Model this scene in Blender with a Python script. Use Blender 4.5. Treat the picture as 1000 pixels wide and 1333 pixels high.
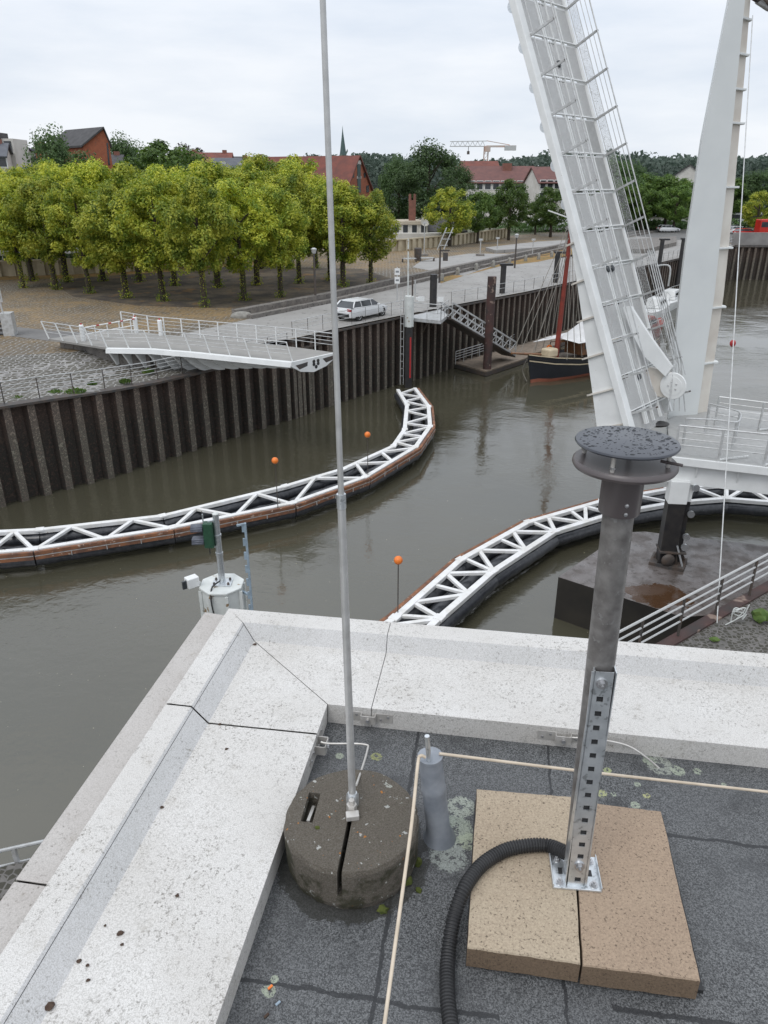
import bpy, bmesh, math, random
from math import radians as rad, sin, cos, pi, sqrt, atan2
from mathutils import Vector as V, Matrix
import mathutils.noise as mnoise
S = bpy.context.scene
for o in list(bpy.data.objects): bpy.data.objects.remove(o)

# ------------------------------------------------------------ camera, world, sun, exposure
F = 963.0; PT = rad(24.0); HC = 15.0
cam = bpy.data.cameras.new('camera'); co = bpy.data.objects.new('camera', cam); S.collection.objects.link(co)
cam.sensor_fit = 'VERTICAL'; cam.sensor_height = 36.0; cam.lens = F/1333*36
cam.clip_start = .05; cam.clip_end = 6000
co.location = (0, 0, HC); co.rotation_euler = (rad(90)-PT, 0, 0)
S.camera = co
SUN_EL, SUN_AZ = rad(55), rad(215)      # overcast: very soft sun from behind left
w = bpy.data.worlds.new('World'); S.world = w; w.use_nodes = True
nt = w.node_tree; N = nt.nodes; L = nt.links; N.clear()
def nn(tree, t, **kw):
    n = tree.nodes.new(t)
    for k, v in kw.items():
        if k in n.inputs: n.inputs[k].default_value = v
        else: setattr(n, k, v)
    return n
out = nn(nt, 'ShaderNodeOutputWorld'); bg = nn(nt, 'ShaderNodeBackground'); bg.inputs[1].default_value = .1
sky = nn(nt, 'ShaderNodeTexSky', sky_type='NISHITA', sun_disc=False)
sky.sun_elevation = SUN_EL; sky.sun_rotation = SUN_AZ
tc = nn(nt, 'ShaderNodeTexCoord'); sep = nn(nt, 'ShaderNodeSeparateXYZ'); L.new(tc.outputs['Generated'], sep.inputs[0])
mp = nn(nt, 'ShaderNodeMapping'); mp.inputs['Scale'].default_value = (1.6, 1.6, 7.5); L.new(tc.outputs['Generated'], mp.inputs[0])
nz = nn(nt, 'ShaderNodeTexNoise'); nz.inputs['Scale'].default_value = 1.7; nz.inputs['Detail'].default_value = 6; nz.inputs['Roughness'].default_value = .55
L.new(mp.outputs[0], nz.inputs['Vector'])
cr = nn(nt, 'ShaderNodeValToRGB'); L.new(nz.outputs[0], cr.inputs[0])
cr.color_ramp.elements[0].position = .36; cr.color_ramp.elements[0].color = (7.1, 7.7, 8.6, 1)
cr.color_ramp.elements[1].position = .62; cr.color_ramp.elements[1].color = (8.7, 9.0, 9.5, 1)
# overcast decks are brighter overhead than at the horizon
mr = nn(nt, 'ShaderNodeMapRange'); L.new(sep.outputs['Z'], mr.inputs[0])
mr.inputs[1].default_value = .12; mr.inputs[2].default_value = .9; mr.inputs[3].default_value = 1.0; mr.inputs[4].default_value = 1.5
vm = nn(nt, 'ShaderNodeVectorMath', operation='SCALE'); L.new(cr.outputs[0], vm.inputs[0]); L.new(mr.outputs[0], vm.inputs['Scale'])
mx = nn(nt, 'ShaderNodeMix', data_type='RGBA'); mx.inputs[0].default_value = .93
L.new(sky.outputs[0], mx.inputs[6]); L.new(vm.outputs[0], mx.inputs[7]); L.new(mx.outputs[2], bg.inputs[0]); L.new(bg.outputs[0], out.inputs[0])
sl = bpy.data.lights.new('sun', 'SUN'); sl.energy = .9; sl.angle = rad(25); sl.color = (1, .97, .93)
so = bpy.data.objects.new('sun', sl); S.collection.objects.link(so)
sd = V((sin(SUN_AZ)*cos(SUN_EL), cos(SUN_AZ)*cos(SUN_EL), sin(SUN_EL)))
so.rotation_euler = sd.to_track_quat('Z', 'Y').to_euler()
S.view_settings.view_transform = 'Standard'; S.view_settings.look = 'None'; S.view_settings.gamma = 1
S.view_settings.exposure = 0.12

# ------------------------------------------------------------ projection helpers (survey of the photo into metres)
cp, sp = cos(PT), sin(PT)
def ray(x, y):
    a = (x-500)/F; v = (y-666.5)/F
    return V((a, cp-v*sp, -(sp+v*cp)))
def P(x, y, z):            # photo point lying at height z
    r = ray(x, y); return V((0, 0, HC))+r*((z-HC)/r.z)
def D(x, y, Y):            # photo point lying at distance Y
    r = ray(x, y); return V((0, 0, HC))+r*(Y/r.y)

# ------------------------------------------------------------ materials
def newmat(name):
    m = bpy.data.materials.new(name); m.use_nodes = True
    t = m.node_tree; b = t.nodes['Principled BSDF']; return m, t, b
def c4(c): return (c[0], c[1], c[2], 1)
def coords(t, kind='world'):
    if kind == 'world': return nn(t, 'ShaderNodeNewGeometry').outputs['Position']
    return nn(t, 'ShaderNodeTexCoord').outputs['Object']
def noise(t, vec, scale, detail=4, rough=.55):
    n = nn(t, 'ShaderNodeTexNoise'); n.inputs['Scale'].default_value = scale; n.inputs['Detail'].default_value = detail
    n.inputs['Roughness'].default_value = rough; t.links.new(vec, n.inputs['Vector']); return n.outputs[0]
def ramp(t, val, p0, p1, c0=(0, 0, 0), c1=(1, 1, 1)):
    r = nn(t, 'ShaderNodeValToRGB'); t.links.new(val, r.inputs[0]); e = r.color_ramp.elements
    e[0].position = p0; e[1].position = p1; e[0].color = c4(c0); e[1].color = c4(c1); return r.outputs[0]
def mix(t, fac, a, b, mode='MIX'):
    m = nn(t, 'ShaderNodeMix', data_type='RGBA', blend_type=mode)
    for i, v in ((0, fac), (6, a), (7, b)):
        if hasattr(v, 'is_output') or isinstance(v, bpy.types.NodeSocket): t.links.new(v, m.inputs[i])
        else: m.inputs[i].default_value = v if i == 0 else c4(v)
    return m.outputs[2]
def mth(t, op, a, b=0.0):
    m = nn(t, 'ShaderNodeMath', operation=op)
    for i, v in ((0, a), (1, b)):
        if isinstance(v, bpy.types.NodeSocket): t.links.new(v, m.inputs[i])
        else: m.inputs[i].default_value = v
    return m.outputs[0]
def bump(t, b, h, strength=.3, dist=.02):
    n = nn(t, 'ShaderNodeBump'); n.inputs['Strength'].default_value = strength; n.inputs['Distance'].default_value = dist
    t.links.new(h, n.inputs['Height']); t.links.new(n.outputs[0], b.inputs['Normal'])
def M(name, c1, c2=None, scale=3, rough=.6, metal=0, bmp=0, kind='obj', detail=5, p=(.35, .65), specks=None, bd=.01):
    m, t, b = newmat(name); c2 = c2 or tuple(x*.82 for x in c1)
    v = coords(t, kind); n = noise(t, v, scale, detail)
    col = mix(t, ramp(t, n, *p), c1, c2)
    if specks:                       # (colour, scale, threshold)
        sn = noise(t, v, specks[1], 2, .6)
        col = mix(t, ramp(t, sn, specks[2], specks[2]+.06), col, specks[0])
    t.links.new(col, b.inputs['Base Color']); b.inputs['Roughness'].default_value = rough; b.inputs['Metallic'].default_value = metal
    if bmp: bump(t, b, n, bmp, bd)
    return m
MT = {}
MT['white'] = M('white_paint', (.76, .77, .76), (.68, .69, .68), 1.5, .4, specks=((.4, .36, .28), 9, .72))
MT['pylon'] = M('pylon_paint', (.66, .68, .67), (.61, .63, .625), .6, .4)
MT['pylon_web'] = M('pylon_web', (.66, .63, .57), (.55, .5, .44), .8, .45)
MT['boomwhite'] = M('boom_white', (.78, .78, .78), (.66, .65, .62), 2.5, .5, specks=((.25, .18, .12), 6, .70))
MT['black'] = M('black_paint', (.018, .018, .02), (.035, .032, .03), 3, .45)
MT['float'] = M('float_black', (.02, .022, .027), (.05, .052, .058), 6, .28, bmp=.4, specks=((.2, .2, .2), 14, .70))
MT['timber'] = M('rust_timber', (.26, .11, .05), (.12, .06, .04), 2.2, .8, bmp=.3, specks=((.4, .3, .24), 5, .62))
MT['galv'] = M('galvanised', (.72, .75, .77), (.55, .58, .60), 30, .33, .8, specks=((.38, .40, .41), 60, .62))
MT['pipe'] = M('weathered_pipe', (.26, .25, .24), (.14, .13, .125), 26, .45, .45, specks=((.24, .235, .23), 70, .62))
MT['galvr'] = M('galvanised_rail', (.55, .56, .56), (.42, .42, .41), 6, .45, .35)
MT['alu'] = M('aluminium_rod', (.56, .56, .55), (.46, .46, .45), 30, .45, .5)
MT['stainless'] = M('stainless', (.60, .58, .55), (.46, .44, .41), 25, .38, .45)
MT['bolt'] = M('bolt_zinc', (.55, .55, .56), (.4, .4, .4), 60, .3, .85)
MT['slate'] = M('slate_plastic', (.045, .05, .062), (.055, .06, .072), 8, .28)
MT['umber'] = M('brown_grey_plastic', (.10, .085, .085), (.085, .072, .072), 8, .35)
MT['red'] = M('red_paint', (.42, .03, .03), None, 3, .5)
MT['wire'] = M('cream_wire', (.62, .53, .42), (.5, .42, .32), 20, .5)
MT['rubber'] = M('rubber', (.016, .016, .017), (.025, .025, .026), 20, .5)
MT['orange'] = M('orange_float', (.85, .22, .03), (.7, .17, .03), 4, .4)
MT['darksteel'] = M('dark_steel', (.06, .06, .06), (.10, .075, .06), 3, .6, .2)
MT['rustpost'] = M('rusty_pile', (.075, .035, .03), (.035, .028, .026), 1.2, .75, kind='world', specks=((.22, .16, .13), 2, .60))
MT['glass'] = M('window_glass', (.03, .035, .04), (.05, .055, .06), 1, .08)
MT['brick'] = M('red_brick', (.34, .11, .055), (.27, .085, .045), 2, .85, specks=((.2, .09, .06), 3, .6))
MT['brickdark'] = M('old_brick', (.23, .10, .075), (.17, .08, .06), 2, .9)
MT['rooftile'] = M('red_roof_tile', (.19, .062, .045), (.13, .05, .04), .8, .85)
MT['rooftile2'] = M('brown_red_roof', (.17, .08, .07), (.13, .065, .06), .8, .85)
MT['slateroof'] = M('dark_slate_roof', (.035, .033, .034), (.06, .058, .06), 1.2, .7)
MT['greyroof'] = M('grey_roof', (.11, .115, .13), (.08, .085, .10), 1, .7)
MT['plaster'] = M('white_plaster', (.62, .60, .56), (.5, .48, .44), .6, .85)
MT['render_cream'] = M('cream_render', (.5, .44, .34), (.42, .37, .3), .6, .85)
MT['copper'] = M('verdigris', (.07, .11, .105), (.05, .085, .08), .3, .7)
MT['trunk'] = M('bark', (.06, .045, .03), (.035, .028, .02), 6, .9, bmp=.4)
MT['stone'] = M('kerb_stone', (.22, .20, .18), (.13, .12, .11), 1.8, .85, kind='world', bmp=.2, specks=((.06, .055, .05), 5, .6))
MT['stonetop'] = M('granite_bollard', (.3, .29, .26), (.2, .19, .17), 3, .85)
MT['carwhite'] = M('car_white', (.72, .73, .74), (.70, .71, .72), 1, .18)
MT['carred'] = M('car_red', (.5, .03, .02), None, 1, .25)
MT['cargrey'] = M('car_grey', (.25, .26, .27), None, 1, .25)
MT['tyre'] = M('tyre', (.015, .015, .016), None, 5, .8)
MT['taillight'] = M('tail_light', (.35, .01, .01), None, 3, .2)
MT['mastred'] = M('mast_red', (.24, .035, .02), (.16, .03, .02), 2, .5)
MT['wood'] = M('ship_wood', (.22, .10, .04), (.14, .07, .035), 3, .5)
MT['deckwood'] = M('weathered_deck', (.25, .20, .155), (.16, .13, .10), 2.5, .8, kind='world')
MT['hull'] = M('hull_black', (.018, .02, .026), None, 2, .28)
MT['hullred'] = M('hull_red', (.3, .10, .06), None, 2, .5)
MT['creamtrim'] = M('cream_trim', (.62, .52, .36), None, 3, .5)
MT['canvas'] = M('canvas', (.68, .68, .67), (.56, .56, .56), 2, .8)
MT['rope'] = M('rope', (.26, .24, .21), None, 4, .8)
MT['green'] = M('signal_green', (.025, .085, .045), (.018, .06, .035), 12, .45)
MT['signalgrey'] = M('signal_visor', (.12, .13, .16), None, 12, .4)
MT['cranemetal'] = M('crane_paint', (.48, .42, .38), (.5, .2, .1), .08, .6, kind='world')
MT['leadgrey'] = M('lead_sleeve', (.30, .32, .35), (.20, .22, .25), 14, .5, .15, bmp=.5)
MT['dirt'] = M('dirt_clump', (.045, .025, .018), (.09, .06, .04), 60, .9)
MT['moss'] = M('moss', (.05, .07, .01), (.09, .10, .02), 80, .95, bmp=.6)
MT['shrub'] = M('shrub_leaf', (.06, .11, .02), (.10, .15, .03), 4, .8)
MT['concretewall'] = M('quay_concrete', (.26, .25, .24), (.18, .17, .165), .5, .85, kind='world')
MT['yellow'] = M('yellow_paint', (.6, .4, .05), None, 4, .5)
MT['bluegrey'] = M('bluegrey_rail', (.30, .38, .45), (.22, .28, .33), 6, .5)
MT['deckslab'] = M('bridge_deck', (.30, .29, .27), (.25, .24, .225), .8, .7, kind='world')
MT['grille'] = M('solid_panel', (.36, .36, .35), (.30, .30, .29), 5, .55)

def screen_mat(name, col, alpha):     # expanded-metal sheet: open holes between strands
    m, t, b = newmat(name); b.inputs['Base Color'].default_value = c4(col); b.inputs['Roughness'].default_value = .5
    v = coords(t, 'obj')
    a = nn(t, 'ShaderNodeTexVoronoi'); a.inputs['Scale'].default_value = 30; a.feature = 'DISTANCE_TO_EDGE'; t.links.new(v, a.inputs['Vector'])
    fac = ramp(t, a.outputs['Distance'], alpha-.02, alpha+.02)
    tr = nn(t, 'ShaderNodeBsdfTransparent'); ms = nn(t, 'ShaderNodeMixShader')
    t.links.new(fac, ms.inputs[0]); t.links.new(b.outputs[0], ms.inputs[1]); t.links.new(tr.outputs[0], ms.inputs[2])
    t.links.new(ms.outputs[0], t.nodes['Material Output'].inputs[0]); return m
MT['grating'] = screen_mat('deck_grating', (.46, .46, .45), .24)
MT['mesh'] = screen_mat('railing_mesh', (.45, .46, .46), .075)

def coping_mat(name, c1, c2, spk):
    m, t, b = newmat(name); v = coords(t, 'world')
    big = noise(t, v, 3.5, 5, .6); fine = noise(t, v, 125, 3, .75); mid = noise(t, v, 48, 4, .65); grain = noise(t, v, 330, 3, .75)
    col = mix(t, ramp(t, big, .35, .68), c1, c2)
    col = mix(t, mth(t, 'MULTIPLY', ramp(t, grain, .44, .60), .5), col, (.27, .255, .23))
    dirty = mth(t, 'MULTIPLY', ramp(t, fine, spk, spk+.09), mth(t, 'MULTIPLY', ramp(t, mid, .40, .58), ramp(t, noise(t, v, 4.5, 5, .65), .38, .62, (.25,)*3, (1,)*3)))
    col = mix(t, mth(t, 'MULTIPLY', dirty, .8), col, (.10, .088, .07))
    blot = mth(t, 'MULTIPLY', ramp(t, noise(t, v, 14, 6, .7), .58, .76), ramp(t, fine, .42, .56))
    col = mix(t, mth(t, 'MULTIPLY', blot, .55), col, (.20, .17, .12))
    t.links.new(col, b.inputs['Base Color']); b.inputs['Roughness'].default_value = .62
    bump(t, b, fine, .25, .002); return m
MT['coping'] = coping_mat('coping_metal', (.66, .645, .62), (.58, .56, .53), .53)
MT['coping_rise'] = coping_mat('coping_metal_slope', (.61, .605, .60), (.54, .54, .535), .55)
MT['ledge'] = coping_mat('ledge_metal', (.50, .475, .45), (.44, .41, .385), .56)

def felt_mat():
    m, t, b = newmat('roof_felt'); v = coords(t, 'world')
    g = noise(t, v, 290, 3, .85); big = noise(t, v, 2.6, 5)
    col = mix(t, ramp(t, g, .43, .60), (.016, .017, .018), (.21, .215, .217))
    col = mix(t, mth(t, 'MULTIPLY', ramp(t, big, .4, .7), .45), col, (.085, .088, .092))
    col = mix(t, mth(t, 'MULTIPLY', ramp(t, noise(t, v, 6, 5, .7), .52, .68), .65), col, (.034, .035, .037))
    # felt seams: straight dark bitumen laps
    sx = nn(t, 'ShaderNodeSeparateXYZ'); t.links.new(v, sx.inputs[0])
    wob = mth(t, 'MULTIPLY', mth(t, 'SUBTRACT', noise(t, v, 14, 5, .7), .5), .03)
    def seam(col, nx, ny, c, half, lo=None, hi=None):
        d = mth(t, 'ADD', mth(t, 'MULTIPLY', sx.outputs[0], nx), mth(t, 'MULTIPLY', sx.outputs[1], ny))
        d = mth(t, 'ABSOLUTE', mth(t, 'ADD', mth(t, 'SUBTRACT', d, c), wob))
        f = mth(t, 'LESS_THAN', d, half)
        if lo is not None: f = mth(t, 'MULTIPLY', f, mth(t, 'GREATER_THAN', sx.outputs[0], lo))
        if hi is not None: f = mth(t, 'MULTIPLY', f, mth(t, 'LESS_THAN', sx.outputs[0], hi))
        return mix(t, mth(t, 'MULTIPLY', f, .85), col, (.018, .019, .021))
    e1 = V((.988, -.153)); f = V((.153, .988)); 
    for q in ((.95, 1.48, .006), (.85, .985, .006)): col = seam(col, f.x, f.y, q[0]*f.x+q[1]*f.y, q[2], lo=.5)
    col = seam(col, f.x, f.y, -.05*f.x+1.06*f.y, .0055, hi=.25)
    col = seam(col, e1.x, e1.y, -.03*e1.x+1.0*e1.y, .005, hi=.18)
    col = seam(col, e1.x, e1.y, .5*e1.x+1.7*e1.y, .004)
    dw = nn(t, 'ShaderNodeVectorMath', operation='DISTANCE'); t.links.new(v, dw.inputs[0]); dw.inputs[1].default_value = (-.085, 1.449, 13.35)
    damp_shade = mth(t, 'LESS_THAN', mth(t, 'ADD', dw.outputs['Value'], mth(t, 'MULTIPLY', noise(t, v, 22, 5, .7), .11)), .262)  # ring painted into the felt: contact shadow of the weight along with damp
    col = mix(t, mth(t, 'MULTIPLY', damp_shade, .75), col, (.02, .019, .014))
    # lichen rosettes
    dist = noise(t, v, 70, 3, .7)
    def ros(col, px, py, r, c=(.36, .40, .31), inner=.25):
        p = P(px, py, 13.35)
        dd = nn(t, 'ShaderNodeVectorMath', operation='DISTANCE'); t.links.new(v, dd.inputs[0]); dd.inputs[1].default_value = (p.x, p.y, 13.35)
        k = mth(t, 'ADD', dd.outputs['Value'], mth(t, 'MULTIPLY', mth(t, 'SUBTRACT', dist, .5), r*1.5))
        f = mth(t, 'MULTIPLY', mth(t, 'LESS_THAN', k, r), mth(t, 'GREATER_THAN', k, r*inner))
        f = mth(t, 'MULTIPLY', f, mth(t, 'GREATER_THAN', dist, .43))
        return mix(t, mth(t, 'MULTIPLY', f, ramp(t, g, .36, .58, (.35,)*3, (.95,)*3)), col, c)
    for a in ((590, 1080, .055, (.34, .38, .31), .05), (600, 1050, .04, (.4, .43, .36), .3), (585, 1115, .05, (.33, .36, .33), .2), (610, 1095, .03, (.36, .4, .3), .2),
              (860, 997, .04, (.34, .36, .31), .3), (882, 1003, .022), (845, 990, .02), (783, 1033, .016, (.42, .44, .22)), (791, 1003, .013, (.36, .4, .2)), (842, 1036, .011, (.45, .45, .22)), (830, 1021, .010),
              (908, 1004, .013), (827, 1048, .014), (799, 1034, .009), (442, 984, .014), (490, 985, .018, (.3, .31, .12)), (350, 1290, .016), (358, 1275, .01), (942, 1021, .008)):
        col = ros(col, *a)
    t.links.new(col, b.inputs['Base Color']); t.links.new(ramp(t, noise(t, v, 5, 4), .4, .65, (.35,)*3, (.75,)*3), b.inputs['Roughness'])
    bump(t, b, g, .5, .004); return m
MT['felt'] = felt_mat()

def paver_mat(name, c1, c2):
    m, t, b = newmat(name); v = coords(t, 'world')
    g = noise(t, v, 190, 3, .8); g2 = noise(t, v, 150, 3, .8); big = noise(t, v, 5, 4)
    col = mix(t, ramp(t, big, .35, .65), c1, c2)
    col = mix(t, mth(t, 'MULTIPLY', ramp(t, g, .40, .60), .5), col, tuple(min(1, x*1.5) for x in c1))
    col = mix(t, mth(t, 'MULTIPLY', ramp(t, g2, .57, .65), .8), col, (.055, .035, .022))
    t.links.new(col, b.inputs['Base Color']); b.inputs['Roughness'].default_value = .85
    bump(t, b, g, .6, .004); return m
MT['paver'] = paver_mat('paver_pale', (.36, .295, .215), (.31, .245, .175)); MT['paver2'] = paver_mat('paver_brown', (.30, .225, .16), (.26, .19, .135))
MT['pavside'] = paver_mat('paver_dark_side', (.15, .105, .068), (.10, .07, .045))  # slab sides much darker than the top face

def base_mat():
    m, t, b = newmat('lichened_concrete'); v = coords(t, 'world')
    g = noise(t, v, 120, 4, .75); big = noise(t, v, 12, 5, .65); l1 = noise(t, v, 44, 3, .6); l2 = noise(t, v, 55, 2, .5); pit = noise(t, v, 260, 2, .7)
    col = mix(t, ramp(t, big, .38, .62), (.082, .070, .052), (.028, .024, .017))
    col = mix(t, mth(t, 'MULTIPLY', ramp(t, g, .52, .62), .8), col, (.03, .027, .02))
    col = mix(t, mth(t, 'MULTIPLY', ramp(t, g, .38, .30), .7), col, (.22, .2, .17))
    col = mix(t, mth(t, 'MULTIPLY', ramp(t, pit, .54, .60), .8), col, (.018, .016, .012)); col = mix(t, mth(t, 'MULTIPLY', ramp(t, pit, .42, .36), .7), col, (.125, .105, .08))
    col = mix(t, ramp(t, l1, .66, .685), col, (.5, .5, .47))
    col = mix(t, ramp(t, l2, .72, .74), col, (.5, .2, .04))
    sx = nn(t, 'ShaderNodeSeparateXYZ'); t.links.new(v, sx.inputs[0])
    low = mth(t, 'LESS_THAN', sx.outputs[2], 13.46)      # moss grows round the flank of the weight
    col = mix(t, mth(t, 'MULTIPLY', mth(t, 'MULTIPLY', low, ramp(t, big, .48, .58)), .85), col, (.03, .03, .010))
    t.links.new(col, b.inputs['Base Color']); b.inputs['Roughness'].default_value = .9; l3 = noise(t, v, 17, 4, .7); col = mix(t, ramp(t, l3, .665, .675), col, (.42, .43, .38)); t.links.new(col, b.inputs['Base Color'])
    bump(t, b, noise(t, v, 75, 5, .8), 1.0, .012); return m
MT['weight'] = base_mat()

def droplet_mat():
    m, t, b = newmat('water_drop'); b.inputs['Base Color'].default_value = (.01, .012, .016, 1); b.inputs['Roughness'].default_value = .03; return m
MT['drop'] = droplet_mat()

def water_mat():
    m, t, b = newmat('harbour_water'); v = coords(t, 'world')
    n1 = noise(t, v, .12, 3); col = mix(t, ramp(t, n1, .35, .65), (.068, .064, .043), (.060, .056, .038))
    col = mix(t, ramp(t, noise(t, v, 6, 2, .5), .745, .76), col, (.26, .24, .17)); t.links.new(col, b.inputs['Base Color']); b.inputs['Roughness'].default_value = .02; b.inputs['IOR'].default_value = 1.72
    b.inputs['Specular IOR Level'].default_value = .6
    mpn = nn(t, 'ShaderNodeMapping'); mpn.inputs['Scale'].default_value = (1, 1.25, 1); mpn.inputs['Rotation'].default_value = (0, 0, .5); t.links.new(v, mpn.inputs[0])
    a = noise(t, mpn.outputs[0], 2.6, 4, .6); c = noise(t, mpn.outputs[0], .42, 3, .55); calm = ramp(t, noise(t, v, .11, 3), .40, .62, (.18,)*3, (1,)*3)
    h = mth(t, 'MULTIPLY', mth(t, 'ADD', mth(t, 'MULTIPLY', a, .42), mth(t, 'MULTIPLY', c, 1.0)), calm)
    bump(t, b, h, .36, .15); return m
MT['water'] = water_mat()

def cobble_mat(name, c1, c2, dry, scale, dry_t=(.46, .60), joint=(.09, .065, .03)):
    m, t, b = newmat(name); v = coords(t, 'world')
    vo = nn(t, 'ShaderNodeTexVoronoi'); vo.inputs['Scale'].default_value = scale; vo.inputs['Randomness'].default_value = .55; t.links.new(v, vo.inputs['Vector'])
    ed = nn(t, 'ShaderNodeTexVoronoi', feature='DISTANCE_TO_EDGE'); ed.inputs['Scale'].default_value = scale; ed.inputs['Randomness'].default_value = .55; t.links.new(v, ed.inputs['Vector'])
    sc = nn(t, 'ShaderNodeSeparateColor'); t.links.new(vo.outputs['Color'], sc.inputs[0])
    col = mix(t, sc.outputs[0], c1, c2)
    col = mix(t, ramp(t, ed.outputs['Distance'], .10, .04), col, joint)
    col = mix(t, mth(t, 'MULTIPLY', ramp(t, noise(t, v, .10, 5, .6), *dry_t), ramp(t, noise(t, v, 1.9, 5, .75), .38, .56)), col, dry)
    t.links.new(col, b.inputs['Base Color']); b.inputs['Roughness'].default_value = .75
    bump(t, b, ed.outputs['Distance'], .5, .05); return m
MT['cobble'] = cobble_mat('cobble_square', (.27, .26, .25), (.16, .15, .142), (.25, .17, .08), 2.4, (.40, .60))
MT['cobble_slope'] = cobble_mat('cobble_slope', (.33, .32, .305), (.18, .172, .165), (.15, .14, .06), 3.0, (.62, .75), (.075, .068, .05))
MT['cobble_near'] = cobble_mat('cobble_near', (.15, .14, .13), (.10, .095, .088), (.07, .08, .025), 8, (.62, .75), (.045, .042, .03))
def shade_soil():
    m, t, b = newmat('leaf_litter'); v = coords(t, 'world')
    col = mix(t, ramp(t, noise(t, v, .35, 6, .7), .42, .6), (.055, .045, .038), (.14, .11, .075))
    col = mix(t, mth(t, 'MULTIPLY', ramp(t, noise(t, v, .5, 4, .7), .58, .66), .8), col, (.23, .13, .045))
    col = mix(t, mth(t, 'MULTIPLY', ramp(t, noise(t, v, 4, 4, .8), .5, .62), .6), col, (.03, .026, .022))
    t.links.new(col, b.inputs['Base Color']); b.inputs['Roughness'].default_value = .95; return m
MT['litter'] = shade_soil()
MT['road'] = M('quay_road', (.32, .31, .295), (.26, .25, .235), .35, .8, kind='world', specks=((.13, .125, .12), 2.2, .62))
MT['paving'] = M('pale_paving', (.33, .32, .305), (.28, .272, .26), .3, .8, kind='world', specks=((.17, .165, .16), 1.3, .64))
MT['asphalt'] = M('asphalt_path', (.17, .165, .16), (.14, .135, .13), .5, .85, kind='world')
MT['drygrass'] = M('dry_grass', (.30, .17, .055), (.20, .14, .05), .6, .95, kind='world', specks=((.09, .10, .03), 2.0, .58))
MT['land'] = M('far_land', (.08, .10, .05), (.14, .13, .10), .03, .95, kind='world')
MT['greypath'] = M('tarmac', (.16, .155, .15), (.13, .13, .125), .3, .85, kind='world')

def pile_mat(name, c1, c2, algae, streak):
    m, t, b = newmat(name); v = coords(t, 'world')
    mpn = nn(t, 'ShaderNodeMapping'); mpn.inputs['Scale'].default_value = (1, 1, .22); t.links.new(v, mpn.inputs[0])
    n1 = noise(t, mpn.outputs[0], 1.4, 6, .7); n2 = noise(t, mpn.outputs[0], 3.5, 4, .7); sx = nn(t, 'ShaderNodeSeparateXYZ'); t.links.new(v, sx.inputs[0])
    z = mth(t, 'ADD', sx.outputs[2], mth(t, 'MULTIPLY', mth(t, 'SUBTRACT', n1, .5), 3.0))
    up = nn(t, 'ShaderNodeMapRange'); t.links.new(z, up.inputs[0]); up.inputs[1].default_value = 2.8; up.inputs[2].default_value = 4.2
    col = mix(t, up.outputs[0], algae, mix(t, ramp(t, n2, .4, .62), c1, c2))
    col = mix(t, mth(t, 'MULTIPLY', ramp(t, n2, .54, .68), .55), col, streak)
    t.links.new(col, b.inputs['Base Color']); b.inputs['Roughness'].default_value = .8; n3 = noise(t, v, 7, 4, .75); col2 = mix(t, mth(t, 'MULTIPLY', ramp(t, n3, .50, .62), .8), col, tuple(min(1, x*2.1) for x in c2)); col2 = mix(t, mth(t, 'MULTIPLY', ramp(t, n3, .44, .36), .7), col2, algae and (.018, .016, .014)); t.links.new(col2, b.inputs['Base Color']); bump(t, b, n2, .3, .03); return m
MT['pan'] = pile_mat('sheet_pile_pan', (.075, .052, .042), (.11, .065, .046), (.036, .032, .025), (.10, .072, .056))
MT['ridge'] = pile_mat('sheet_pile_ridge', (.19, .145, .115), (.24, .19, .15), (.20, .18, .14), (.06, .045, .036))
MT['palisade'] = M('cream_flood_wall', (.48, .42, .30), (.36, .31, .22), .8, .85, kind='world')
MT['dolphin'] = M('dolphin_white', (.64, .66, .64), (.52, .54, .52), 2, .5, specks=((.22, .15, .08), 3.5, .64))
def pier_mat():
    m, t, b = newmat('wet_pier_top'); v = coords(t, 'world')
    col = mix(t, ramp(t, noise(t, v, .9, 6, .7), .4, .62), (.085, .070, .062), (.15, .135, .13))
    col = mix(t, mth(t, 'MULTIPLY', ramp(t, noise(t, v, 3.5, 5, .7), .55, .62), .7), col, (.035, .026, .018))
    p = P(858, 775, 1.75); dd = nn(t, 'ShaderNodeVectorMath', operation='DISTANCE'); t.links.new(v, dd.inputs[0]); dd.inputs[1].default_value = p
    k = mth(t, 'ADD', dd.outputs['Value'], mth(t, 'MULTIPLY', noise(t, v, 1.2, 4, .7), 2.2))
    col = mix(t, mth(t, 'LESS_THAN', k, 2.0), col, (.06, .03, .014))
    t.links.new(col, b.inputs['Base Color']); t.links.new(ramp(t, noise(t, v, 1.5, 4), .4, .6, (.06,)*3, (.5,)*3), b.inputs['Roughness'])
    bump(t, b, noise(t, v, 5, 5, .7), .15, .02); return m
MT['piertop'] = pier_mat()
MT['pierside'] = M('pier_side', (.014, .012, .010), (.028, .024, .018), .8, .7, kind='world')

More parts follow.
